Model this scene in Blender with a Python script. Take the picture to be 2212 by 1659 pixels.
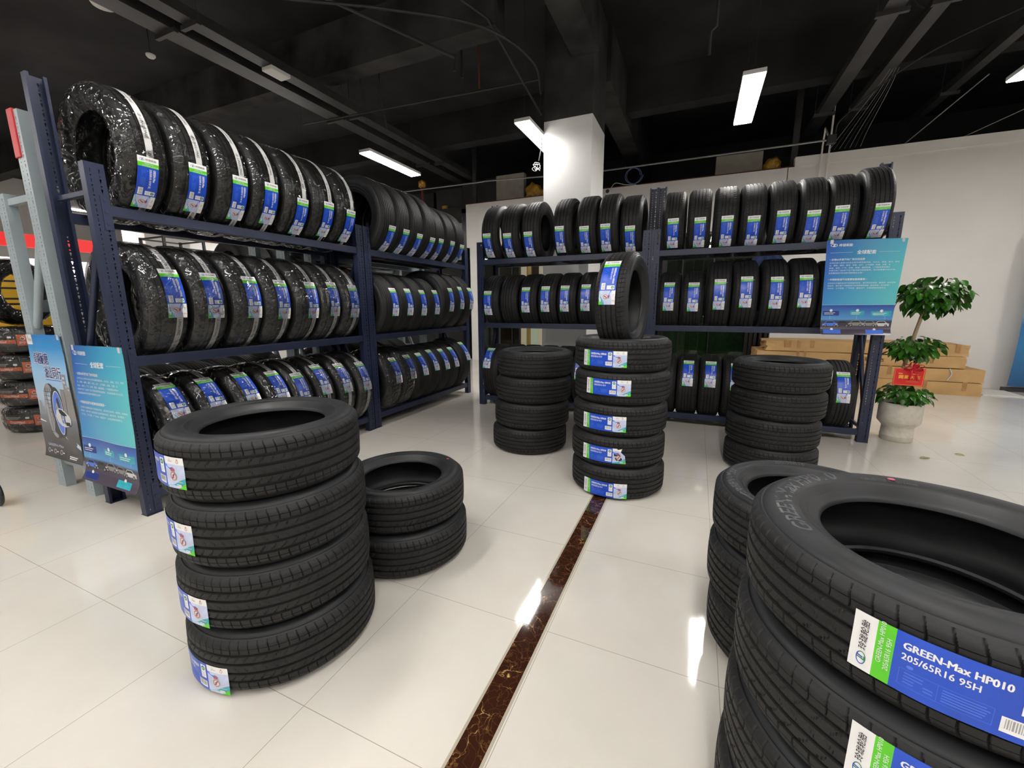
import bpy, bmesh, math, random
import numpy as np
from mathutils import Matrix, Vector, Euler

for o in list(bpy.data.objects):
    bpy.data.objects.remove(o)
S = bpy.context.scene
COL = S.collection
PI = math.pi
R_ = math.radians

# ------------------------------------------------------------------ camera
CAMH = 1.25
cd = bpy.data.cameras.new('camera')
cd.sensor_fit = 'HORIZONTAL'
cd.sensor_width = 36.0
cd.lens = 896.0 / 2212 * 36.0
cd.clip_start = 0.02
cd.clip_end = 200
cam = bpy.data.objects.new('camera', cd)
COL.objects.link(cam)
yaw, pit, rol = 0.41491, 0.18698, -0.00425
f0 = Vector((-math.sin(yaw), math.cos(yaw), 0)); r0 = Vector((math.cos(yaw), math.sin(yaw), 0)); u0 = Vector((0, 0, 1))
F = f0 * math.cos(pit) - u0 * math.sin(pit)
U = u0 * math.cos(pit) + f0 * math.sin(pit)
Rr = r0 * math.cos(rol) + U * math.sin(rol)
U = U * math.cos(rol) - r0 * math.sin(rol)
m = Matrix((Rr, U, -F)).transposed().to_4x4()
m.translation = (0, 0, CAMH)
cam.matrix_world = m
S.camera = cam

# ------------------------------------------------------------------ world, exposure
W = bpy.data.worlds.new('world'); S.world = W
W.use_nodes = True
W.node_tree.nodes['Background'].inputs[0].default_value = (0.9, 0.95, 1, 1)
W.node_tree.nodes['Background'].inputs[1].default_value = 0.02
S.view_settings.view_transform = 'Standard'
S.view_settings.look = 'None'
S.view_settings.gamma = 1
S.view_settings.exposure = 1.15
LAMP_STRENGTH = 26.0
S.cycles.max_bounces = 8
S.cycles.diffuse_bounces = 4
S.cycles.glossy_bounces = 4
S.cycles.transparent_max_bounces = 16
S.cycles.transmission_bounces = 4
S.cycles.sample_clamp_indirect = 6.0
S.cycles.use_denoising = True
S.cycles.caustics_reflective = False
S.cycles.caustics_refractive = False

# ------------------------------------------------------------------ materials
def new_mat(name):
    m = bpy.data.materials.new(name); m.use_nodes = True
    nt = m.node_tree
    return m, nt, nt.nodes['Principled BSDF']

def mat(name, col, rough=0.5, metal=0.0, spec=0.5, vary=0.0, vscale=8.0, bump=0.0, bscale=60.0, emit=None, rvary=0.0):
    m, nt, b = new_mat(name)
    b.inputs['Base Color'].default_value = (*col, 1)
    b.inputs['Roughness'].default_value = rough
    b.inputs['Metallic'].default_value = metal
    b.inputs['Specular IOR Level'].default_value = spec
    tc = nt.nodes.new('ShaderNodeTexCoord')
    if vary or rvary:
        n = nt.nodes.new('ShaderNodeTexNoise'); n.inputs['Scale'].default_value = vscale; n.inputs['Detail'].default_value = 5
        nt.links.new(tc.outputs['Object'], n.inputs['Vector'])
        if vary:
            r = nt.nodes.new('ShaderNodeValToRGB')
            r.color_ramp.elements[0].position = 0.3; r.color_ramp.elements[1].position = 0.7
            r.color_ramp.elements[0].color = (*[c * (1 - vary) for c in col], 1)
            r.color_ramp.elements[1].color = (*[min(1, c * (1 + vary)) for c in col], 1)
            nt.links.new(n.outputs['Fac'], r.inputs['Fac']); nt.links.new(r.outputs['Color'], b.inputs['Base Color'])
        if rvary:
            mr = nt.nodes.new('ShaderNodeMapRange')
            mr.inputs['To Min'].default_value = max(0, rough - rvary); mr.inputs['To Max'].default_value = rough + rvary
            mr.inputs['From Min'].default_value = .3; mr.inputs['From Max'].default_value = .7
            nt.links.new(n.outputs['Fac'], mr.inputs['Value']); nt.links.new(mr.outputs['Result'], b.inputs['Roughness'])
    if bump:
        n2 = nt.nodes.new('ShaderNodeTexNoise'); n2.inputs['Scale'].default_value = bscale; n2.inputs['Detail'].default_value = 4
        nt.links.new(tc.outputs['Object'], n2.inputs['Vector'])
        bp = nt.nodes.new('ShaderNodeBump'); bp.inputs['Strength'].default_value = bump; bp.inputs['Distance'].default_value = 0.01
        nt.links.new(n2.outputs['Fac'], bp.inputs['Height']); nt.links.new(bp.outputs['Normal'], b.inputs['Normal'])
    if emit:
        b.inputs['Emission Color'].default_value = (*emit[0], 1); b.inputs['Emission Strength'].default_value = emit[1]
    return m

def mathn(nt, op, a, b=None, c=None):
    n = nt.nodes.new('ShaderNodeMath'); n.operation = op
    for i, v in enumerate((a, b, c)):
        if v is None: continue
        if isinstance(v, (int, float)): n.inputs[i].default_value = v
        else: nt.links.new(v, n.inputs[i])
    return n.outputs[0]

MAT = {}
MAT['tread'] = mat('rubber_tread', (.0125, .0122, .0128), .6, spec=.36, vary=.3, vscale=11, bump=.12, bscale=180)
MAT['casing'] = mat('rubber_sidewall', (.0145, .015, .0168), .52, spec=.36, vary=.3, vscale=9, rvary=.1)
MAT['letter'] = mat('rubber_raised_letter', (.06, .062, .068), .42, spec=.5)
MAT['edging'] = mat('pale_strip_edging', (.42, .37, .29), .15)
MAT['navy'] = mat('navy_powder_coat', (.016, .0225, .056), .38, spec=.5, vary=.15, vscale=5, bump=.05, bscale=150)
MAT['grey_steel'] = mat('pale_grey_powder_coat', (.33, .39, .42), .36, spec=.5, vary=.08, vscale=4)
MAT['red_cap'] = mat('red_plastic', (.55, .012, .02), .4)
MAT['zinc'] = mat('zinc_steel', (.55, .55, .56), .35, metal=.9)
MAT['wall_white'] = mat('white_paint', (.77, .755, .73), .75, spec=.2, vary=.04, vscale=1.2, bump=.03, bscale=40)
MAT['col_white'] = mat('white_column_paint', (.80, .80, .79), .55, spec=.3, vary=.03, vscale=2.5)
MAT['black_paint'] = mat('black_ceiling_paint', (.022, .022, .0235), .75, spec=.25, vary=.5, vscale=1.3, bump=.15, bscale=14)
MAT['dark_conc'] = mat('grey_sprayed_concrete', (.038, .037, .037), .8, spec=.2, vary=.6, vscale=2.2, bump=.2, bscale=9)
MAT['tray'] = mat('dark_galvanised_tray', (.065, .065, .068), .42, metal=.55, vary=.25, vscale=3)
MAT['pipe'] = mat('grey_conduit', (.30, .30, .31), .35, metal=.6)
MAT['pipe_dark'] = mat('black_painted_pipe', (.025, .025, .026), .5)
MAT['cable'] = mat('black_cable', (.015, .015, .016), .5)
MAT['cable_white'] = mat('white_cable', (.6, .6, .6), .5)
MAT['cable_blue'] = mat('blue_cable', (.12, .16, .34), .5)
MAT['lamp_body'] = mat('lamp_housing', (.75, .75, .75), .4)
MAT['lamp_glow'] = mat('lamp_diffuser', (1, 1, 1), .5, emit=((1, .965, .92), LAMP_STRENGTH))
MAT['white_plastic'] = mat('white_plastic', (.72, .71, .68), .45)
MAT['black_plastic'] = mat('black_plastic', (.012, .012, .014), .35)
MAT['ink_white'] = mat('print_white', (.82, .82, .82), .35, vary=.02)
MAT['ink_black'] = mat('print_black', (.02, .02, .022), .4)
MAT['ink_grey'] = mat('print_grey', (.33, .33, .34), .4)
MAT['ink_green'] = mat('print_green', (.105, .60, .018), .33)
MAT['ink_blue'] = mat('print_blue', (.012, .075, .56), .3, vary=.12, vscale=14)
MAT['ink_lblue'] = mat('print_light_blue', (.08, .20, .78), .3)
MAT['ink_sky'] = mat('print_sky', (.52, .58, .78), .33, vary=.15, vscale=30)
MAT['ink_teal'] = mat('print_teal', (.035, .40, .47), .33, vary=.2, vscale=30)
MAT['ink_red'] = mat('print_red', (.42, .06, .12), .4)
MAT['ink_purple'] = mat('print_purple', (.18, .05, .3), .4)
MAT['ink_eco'] = mat('print_dark_green', (.02, .22, .09), .4)
MAT['ink_orange'] = mat('print_orange', (.72, .115, .02), .4)
MAT['ink_gold'] = mat('print_gold', (.62, .36, .05), .4)
MAT['ink_navy'] = mat('print_navy', (.015, .035, .22), .4)
MAT['tape_white'] = mat('white_packing_tape', (.56, .56, .56), .35, vary=.06, vscale=20)
MAT['card'] = mat('corrugated_cardboard', (.50, .315, .14), .8, spec=.15, vary=.13, vscale=3.5, bump=.08, bscale=25)
MAT['kraft_tape'] = mat('brown_packing_tape', (.38, .20, .075), .25, vary=.15, vscale=14)
MAT['pot'] = mat('pale_speckled_ceramic', (.57, .53, .46), .6, spec=.3, vary=.10, vscale=22, bump=.05, bscale=90)
MAT['soil'] = mat('dark_soil', (.015, .011, .008), .95, spec=.1, bump=.6, bscale=60)
MAT['leaf'] = mat('glossy_green_leaf', (.03, .125, .009), .3, spec=.6, vary=.7, vscale=7)
MAT['stem'] = mat('pale_bark', (.30, .235, .14), .7, vary=.25, vscale=20)
MAT['red_paper'] = mat('red_card', (.70, .012, .018), .4)
MAT['red_ribbon'] = mat('red_satin_ribbon', (.68, .008, .03), .22, spec=.7)
MAT['gold_ink'] = mat('gold_print', (.85, .50, .06), .35, metal=.2)
MAT['dry_leaf'] = mat('fallen_leaf', (.30, .30, .10), .6, vary=.4, vscale=60)
MAT['dark_frame'] = mat('dark_anodised_frame', (.022, .020, .020), .3, metal=.3)
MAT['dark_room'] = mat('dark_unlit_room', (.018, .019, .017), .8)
MAT['green_board'] = mat('green_board', (.12, .22, .12), .5, vary=.3, vscale=18)
MAT['pale_green'] = mat('pale_green_panel', (.40, .48, .36), .45)
MAT['maroon'] = mat('maroon_door_panel', (.045, .010, .012), .35)
MAT['cream'] = mat('cream_jamb', (.46, .42, .30), .6)
MAT['yellow'] = mat('yellow_wrap', (.50, .27, .03), .5, vary=.35, vscale=6)
MAT['foam'] = mat('offwhite_foam_panel', (.36, .33, .28), .8, vary=.1)
MAT['dark_wrap'] = mat('dark_wrapped_board', (.030, .029, .031), .45, vary=.4, vscale=2.5)
MAT['red_sign'] = mat('red_sign_panel', (.7, .02, .02), .4, emit=((1, .03, .03), .25))
MAT['white_sign'] = mat('white_lightbox', (.9, .85, .88), .4, emit=((1, .93, .97), 1.1))
MAT['yellow_sign'] = mat('yellow_sign_panel', (.78, .46, .03), .45)
MAT['navy_cloth'] = mat('navy_cloth', (.018, .035, .12), .8)
MAT['grout_brown'] = mat('brown_rust', (.14, .03, .015), .8)
MAT['mesh_gold'] = mat('brass_strip', (.28, .19, .06), .4, metal=.4)
MAT['steel_stool'] = mat('black_rubber_ring', (.014, .014, .015), .4)

def glass_mat():
    m = bpy.data.materials.new('dark_shop_glass'); m.use_nodes = True
    nt = m.node_tree; nt.nodes.clear()
    out = nt.nodes.new('ShaderNodeOutputMaterial')
    t = nt.nodes.new('ShaderNodeBsdfTransparent'); t.inputs[0].default_value = (.62, .70, .60, 1)
    g = nt.nodes.new('ShaderNodeBsdfGlossy'); g.inputs['Roughness'].default_value = .02; g.inputs['Color'].default_value = (.9, .95, .9, 1)
    fr = nt.nodes.new('ShaderNodeFresnel'); fr.inputs[0].default_value = 1.5
    mx = nt.nodes.new('ShaderNodeMixShader')
    nt.links.new(fr.outputs[0], mx.inputs[0]); nt.links.new(t.outputs[0], mx.inputs[1]); nt.links.new(g.outputs[0], mx.inputs[2])
    nt.links.new(mx.outputs[0], out.inputs[0])
    return m
MAT['glass'] = glass_mat()

def film_mat():
    m = bpy.data.materials.new('clear_wrapping_film'); m.use_nodes = True
    nt = m.node_tree; nt.nodes.clear()
    out = nt.nodes.new('ShaderNodeOutputMaterial')
    tc = nt.nodes.new('ShaderNodeTexCoord')
    mp = nt.nodes.new('ShaderNodeMapping'); nt.links.new(tc.outputs['Object'], mp.inputs[0])
    n1 = nt.nodes.new('ShaderNodeTexNoise'); n1.inputs['Scale'].default_value = 8; n1.inputs['Detail'].default_value = 2.5; n1.inputs['Distortion'].default_value = 1.6
    v = nt.nodes.new('ShaderNodeTexVoronoi'); v.feature = 'DISTANCE_TO_EDGE'; v.inputs['Scale'].default_value = 11
    ad = nt.nodes.new('ShaderNodeVectorMath'); ad.operation = 'ADD'
    nt.links.new(mp.outputs[0], n1.inputs['Vector'])
    nt.links.new(mp.outputs[0], ad.inputs[0])
    sc = nt.nodes.new('ShaderNodeVectorMath'); sc.operation = 'SCALE'; sc.inputs['Scale'].default_value = .07
    nt.links.new(n1.outputs['Color'], sc.inputs[0]); nt.links.new(sc.outputs[0], ad.inputs[1]); nt.links.new(ad.outputs[0], v.inputs['Vector'])
    h = mathn(nt, 'MULTIPLY_ADD', mathn(nt, 'MINIMUM', v.outputs['Distance'], .18), 1.6, n1.outputs['Fac'])
    bp = nt.nodes.new('ShaderNodeBump'); bp.inputs['Strength'].default_value = 1.0; bp.inputs['Distance'].default_value = .02
    nt.links.new(h, bp.inputs['Height'])
    t = nt.nodes.new('ShaderNodeBsdfTransparent'); t.inputs[0].default_value = (.93, .93, .93, 1)
    d = nt.nodes.new('ShaderNodeBsdfDiffuse'); d.inputs[0].default_value = (.55, .53, .5, 1)
    g = nt.nodes.new('ShaderNodeBsdfGlossy'); g.inputs['Roughness'].default_value = .045; g.inputs['Color'].default_value = (1, 1, 1, 1)
    nt.links.new(bp.outputs[0], g.inputs['Normal'])
    fr = nt.nodes.new('ShaderNodeFresnel'); fr.inputs[0].default_value = 1.5; nt.links.new(bp.outputs[0], fr.inputs['Normal'])
    m0 = nt.nodes.new('ShaderNodeMixShader'); m0.inputs[0].default_value = .008
    nt.links.new(t.outputs[0], m0.inputs[1]); nt.links.new(d.outputs[0], m0.inputs[2])
    fac = mathn(nt, 'MULTIPLY_ADD', fr.outputs[0], 1.15, .0)
    m1 = nt.nodes.new('ShaderNodeMixShader'); nt.links.new(mathn(nt, 'MINIMUM', fac, .85), m1.inputs[0])
    nt.links.new(m0.outputs[0], m1.inputs[1]); nt.links.new(g.outputs[0], m1.inputs[2])
    nt.links.new(m1.outputs[0], out.inputs[0])
    return m
MAT['film'] = film_mat()

def floor_mat():
    m, nt, b = new_mat('polished_cream_tile')
    tc = nt.nodes.new('ShaderNodeTexCoord')
    sp = nt.nodes.new('ShaderNodeSeparateXYZ'); nt.links.new(tc.outputs['Object'], sp.inputs[0])
    x, y = sp.outputs[0], sp.outputs[1]
    def line(v, off, p, w):
        q = mathn(nt, 'DIVIDE', mathn(nt, 'SUBTRACT', v, off), p)
        d = mathn(nt, 'MULTIPLY', mathn(nt, 'ABSOLUTE', mathn(nt, 'SUBTRACT', q, mathn(nt, 'ROUND', q))), p)
        return mathn(nt, 'LESS_THAN', d, w)
    side = mathn(nt, 'LESS_THAN', x, -.5)
    lx = mathn(nt, 'ADD', mathn(nt, 'MULTIPLY', side, line(x, -1.057, .606, .0011)),
               mathn(nt, 'MULTIPLY', mathn(nt, 'SUBTRACT', 1.0, side), line(x, .155, .6, .0011)))
    ln = mathn(nt, 'MINIMUM', mathn(nt, 'ADD', lx, line(y, .745, .6, .0011)), 1.0)
    n = nt.nodes.new('ShaderNodeTexNoise'); n.inputs['Scale'].default_value = 1.1; n.inputs['Detail'].default_value = 6; n.inputs['Roughness'].default_value = .6
    nt.links.new(tc.outputs['Object'], n.inputs['Vector'])
    r = nt.nodes.new('ShaderNodeValToRGB')
    r.color_ramp.elements[0].color = (.60, .565, .505, 1); r.color_ramp.elements[1].color = (.68, .645, .585, 1)
    r.color_ramp.elements[0].position = .3; r.color_ramp.elements[1].position = .7
    nt.links.new(n.outputs['Fac'], r.inputs['Fac'])
    # fine scuffs and dust specks
    n2 = nt.nodes.new('ShaderNodeTexNoise'); n2.inputs['Scale'].default_value = 34; n2.inputs['Detail'].default_value = 2
    nt.links.new(tc.outputs['Object'], n2.inputs['Vector'])
    speck = mathn(nt, 'GREATER_THAN', n2.outputs['Fac'], .80)
    mx = nt.nodes.new('ShaderNodeMix'); mx.data_type = 'RGBA'
    nt.links.new(mathn(nt, 'MULTIPLY', ln, .62), mx.inputs['Factor']); nt.links.new(r.outputs[0], mx.inputs['A']); mx.inputs['B'].default_value = (.16, .12, .085, 1)
    mx2 = nt.nodes.new('ShaderNodeMix'); mx2.data_type = 'RGBA'
    nt.links.new(mathn(nt, 'MULTIPLY', speck, .35), mx2.inputs['Factor']); nt.links.new(mx.outputs['Result'], mx2.inputs['A']); mx2.inputs['B'].default_value = (.25, .2, .14, 1)
    nt.links.new(mx2.outputs['Result'], b.inputs['Base Color'])
    n3 = nt.nodes.new('ShaderNodeTexNoise'); n3.inputs['Scale'].default_value = 3; n3.inputs['Detail'].default_value = 6
    nt.links.new(tc.outputs['Object'], n3.inputs['Vector'])
    nt.links.new(mathn(nt, 'MULTIPLY_ADD', n3.outputs['Fac'], .09, .015), b.inputs['Roughness'])
    b.inputs['Specular IOR Level'].default_value = .5
    return m
MAT['floor'] = floor_mat()

def marble_mat():
    m, nt, b = new_mat('dark_veined_marble')
    tc = nt.nodes.new('ShaderNodeTexCoord')
    n = nt.nodes.new('ShaderNodeTexNoise'); n.inputs['Scale'].default_value = 9; n.inputs['Detail'].default_value = 6
    nt.links.new(tc.outputs['Object'], n.inputs['Vector'])
    sc = nt.nodes.new('ShaderNodeVectorMath'); sc.operation = 'SCALE'; sc.inputs['Scale'].default_value = .17
    nt.links.new(n.outputs['Color'], sc.inputs[0])
    ad = nt.nodes.new('ShaderNodeVectorMath'); ad.operation = 'ADD'
    nt.links.new(tc.outputs['Object'], ad.inputs[0]); nt.links.new(sc.outputs[0], ad.inputs[1])
    fs = []
    for s, w in ((11, .022), (27, .04)):
        v = nt.nodes.new('ShaderNodeTexVoronoi'); v.feature = 'DISTANCE_TO_EDGE'; v.inputs['Scale'].default_value = s
        nt.links.new(ad.outputs[0], v.inputs['Vector'])
        mr = nt.nodes.new('ShaderNodeMapRange'); mr.inputs['From Max'].default_value = w; mr.inputs['To Min'].default_value = 1; mr.inputs['To Max'].default_value = 0
        nt.links.new(v.outputs['Distance'], mr.inputs['Value']); fs.append(mr.outputs[0])
    n2 = nt.nodes.new('ShaderNodeTexNoise'); n2.inputs['Scale'].default_value = 13; n2.inputs['Detail'].default_value = 3
    nt.links.new(tc.outputs['Object'], n2.inputs['Vector'])
    gate = nt.nodes.new('ShaderNodeMapRange'); gate.inputs['From Min'].default_value = .42; gate.inputs['From Max'].default_value = .66
    nt.links.new(n2.outputs['Fac'], gate.inputs['Value'])
    blot = nt.nodes.new('ShaderNodeMapRange'); blot.inputs['From Min'].default_value = .70; blot.inputs['From Max'].default_value = .74
    nt.links.new(n2.outputs['Fac'], blot.inputs['Value'])
    vein = mathn(nt, 'ADD', mathn(nt, 'MULTIPLY', fs[0], mathn(nt, 'MULTIPLY_ADD', gate.outputs[0], .8, .2)), mathn(nt, 'MULTIPLY', fs[1], .28))
    vein = mathn(nt, 'MINIMUM', mathn(nt, 'ADD', vein, blot.outputs[0]), 1.0)
    r = nt.nodes.new('ShaderNodeValToRGB')
    r.color_ramp.elements[0].color = (.034, .012, .007, 1); r.color_ramp.elements[1].color = (.60, .40, .15, 1)
    e = r.color_ramp.elements.new(.45); e.color = (.13, .06, .02, 1)
    nt.links.new(vein, r.inputs[0]); nt.links.new(r.outputs[0], b.inputs['Base Color'])
    b.inputs['Roughness'].default_value = .05
    return m
MAT['marble'] = marble_mat()

def grad_mat(name, stops, axis='v', rough=.32, wisps=0.0, stops2=None):
    """print with a colour gradient laid along the sheet's own UV (its printed design)"""
    m, nt, b = new_mat(name)
    uv = nt.nodes.new('ShaderNodeUVMap'); sp = nt.nodes.new('ShaderNodeSeparateXYZ'); nt.links.new(uv.outputs[0], sp.inputs[0])
    def ramp(st, src):
        r = nt.nodes.new('ShaderNodeValToRGB')
        while len(r.color_ramp.elements) < len(st): r.color_ramp.elements.new(.5)
        for e, (p, c) in zip(r.color_ramp.elements, st): e.position = p; e.color = (*c, 1)
        nt.links.new(src, r.inputs[0]); return r.outputs[0]
    c = ramp(stops, sp.outputs[1] if axis == 'v' else sp.outputs[0])
    if stops2:
        c2 = ramp(stops2, sp.outputs[1]); mx = nt.nodes.new('ShaderNodeMix'); mx.data_type = 'RGBA'
        nt.links.new(sp.outputs[0], mx.inputs['Factor']); nt.links.new(c, mx.inputs['A']); nt.links.new(c2, mx.inputs['B']); c = mx.outputs['Result']
    nt.links.new(c, b.inputs['Base Color'])
    b.inputs['Roughness'].default_value = rough
    return m
B1, B2, TEAL = (.02, .10, .42), (.03, .28, .58), (.10, .52, .52)
MAT['poster_blue'] = grad_mat('poster_blue_teal_print', [(0, (.075, .06, .085)), (.16, (.06, .05, .08)), (.18, (.10, .34, .66)), (.33, (.02, .07, .36)), (.331, (.05, .28, .62)), (.7, (.025, .15, .55)), (1, (.015, .08, .40))],
                              stops2=[(0, (.08, .06, .09)), (.16, (.06, .05, .08)), (.18, (.09, .30, .62)), (.33, (.02, .07, .36)), (.331, (.12, .55, .58)), (.7, (.10, .55, .60)), (1, (.06, .42, .58))])
MAT['poster_sky'] = grad_mat('poster_sky_print', [(0, (.05, .045, .05)), (.22, (.10, .095, .10)), (.34, (.18, .20, .24)), (.5, (.42, .55, .70)), (.72, (.30, .55, .80)), (.9, (.05, .30, .66)), (1, (.03, .22, .58))])
MAT['banner'] = grad_mat('blue_banner_print', [(0, (.02, .10, .26)), (.28, (.03, .20, .45)), (.42, (.02, .16, .42)), (.55, (.45, .60, .68)), (1, (.85, .86, .85))])

# ------------------------------------------------------------------ object helpers
def link(o, parent=None):
    COL.objects.link(o)
    if parent is not None: o.parent = parent
    return o

def tag(o, label=None, cat=None, group=None, kind=None):
    if label: o['label'] = label
    if cat: o['category'] = cat
    if group: o['group'] = group
    if kind: o['kind'] = kind
    return o

def empty(name, loc=(0, 0, 0), rot=(0, 0, 0), label=None, cat=None, group=None):
    o = bpy.data.objects.new(name, None); o.empty_display_size = .1
    o.location = loc; o.rotation_euler = rot
    link(o); return tag(o, label, cat, group)

class MB:
    """collects shapes, links them as one mesh object"""
    def __init__(s): s.v = []; s.f = []; s.mi = []; s.sm = []
    def add(s, vs, fs, mi=0, smooth=False):
        b = len(s.v); s.v += [tuple(p) for p in vs]; s.f += [tuple(b + i for i in f) for f in fs]
        s.mi += [mi] * len(fs); s.sm += [smooth] * len(fs); return s
    def box(s, lo, hi, mi=0, M=None):
        x0, y0, z0 = lo; x1, y1, z1 = hi
        vs = [(x0, y0, z0), (x1, y0, z0), (x1, y1, z0), (x0, y1, z0), (x0, y0, z1), (x1, y0, z1), (x1, y1, z1), (x0, y1, z1)]
        if M is not None: vs = [M @ Vector(p) for p in vs]
        return s.add(vs, [(0, 3, 2, 1), (4, 5, 6, 7), (0, 1, 5, 4), (1, 2, 6, 5), (2, 3, 7, 6), (3, 0, 4, 7)], mi)
    def bbox(s, lo, hi, r=.004, mi=0, M=None):
        """box with bevelled edges"""
        bm = bmesh.new(); bmesh.ops.create_cube(bm, size=1)
        for v in bm.verts:
            v.co = Vector([(lo[i] + hi[i]) / 2 + v.co[i] * (hi[i] - lo[i]) for i in range(3)])
        bmesh.ops.bevel(bm, geom=bm.edges[:], offset=r, segments=2, affect='EDGES', profile=.6)
        if M is not None: bm.transform(M)
        bm.verts.index_update()
        s.add([v.co[:] for v in bm.verts], [[v.index for v in f.verts] for f in bm.faces], mi); bm.free(); return s
    def tube(s, pts, r, n=8, mi=0, caps=True, smooth=True):
        pts = [Vector(p) for p in pts]; vs = []; fs = []
        rr = r if isinstance(r, (list, tuple)) else [r] * len(pts)
        t0 = (pts[1] - pts[0]).normalized()
        a = t0.orthogonal().normalized(); 
        for i, p in enumerate(pts):
            t = ((pts[min(i + 1, len(pts) - 1)] - pts[max(i - 1, 0)])).normalized()
            a = (a - t * a.dot(t)).normalized(); b = t.cross(a)
            for k in range(n):
                an = 2 * PI * k / n; vs.append(p + (a * math.cos(an) + b * math.sin(an)) * rr[i])
        for i in range(len(pts) - 1):
            for k in range(n):
                k2 = (k + 1) % n; fs.append((i * n + k, i * n + k2, (i + 1) * n + k2, (i + 1) * n + k))
        s.add(vs, fs, mi, smooth)
        if caps: s.add(vs[:n], [tuple(range(n))[::-1]], mi); s.add(vs[-n:], [tuple(range(n))], mi)
        return s
    def lathe(s, prof, n=48, mi=0, c=(0, 0, 0), closed=False, smooth=True):
        vs = []; fs = []; k = len(prof)
        for i in range(n):
            a = 2 * PI * i / n
            for r, z in prof: vs.append((c[0] + r * math.cos(a), c[1] + r * math.sin(a), c[2] + z))
        for i in range(n):
            j = (i + 1) % n
            for q in range(k if closed else k - 1):
                q2 = (q + 1) % k
                fs.append((i * k + q, j * k + q, j * k + q2, i * k + q2))
        return s.add(vs, fs, mi, smooth)
    def mesh(s, name, mats):
        me = bpy.data.meshes.new(name); me.from_pydata(s.v, [], s.f)
        for m_ in (mats if isinstance(mats, (list, tuple)) else [mats]): me.materials.append(MAT[m_] if isinstance(m_, str) else m_)
        me.polygons.foreach_set('material_index', s.mi); me.polygons.foreach_set('use_smooth', s.sm)
        me.update(); return me
    def build(s, name, mats, parent=None, loc=None, rot=None):
        o = bpy.data.objects.new(name, s.mesh(name, mats))
        if loc: o.location = loc
        if rot: o.rotation_euler = rot
        return link(o, parent)

def structure(o): return tag(o, kind='structure')

# ------------------------------------------------------------------ printed sheets: flat layouts bent onto a surface
_tx = {}
def text_mesh(body):
    k = body
    if k in _tx: return _tx[k]
    c = bpy.data.curves.new('t', 'FONT'); c.body = body; c.size = 1; c.resolution_u = 2
    o = bpy.data.objects.new('t', c); COL.objects.link(o)
    dg = bpy.context.evaluated_depsgraph_get(); dg.update()
    me = o.evaluated_get(dg).to_mesh()
    vs = np.array([v.co[:2] for v in me.vertices]) if len(me.vertices) else np.zeros((0, 2))
    fs = [tuple(p.vertices) for p in me.polygons]
    o.evaluated_get(dg).to_mesh_clear()
    bpy.data.objects.remove(o); bpy.data.curves.remove(c)
    if len(vs): vs = vs - vs.min(0)
    ext = vs.max(0) if len(vs) else np.ones(2)
    _tx[k] = (vs, fs, ext); return _tx[k]

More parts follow.
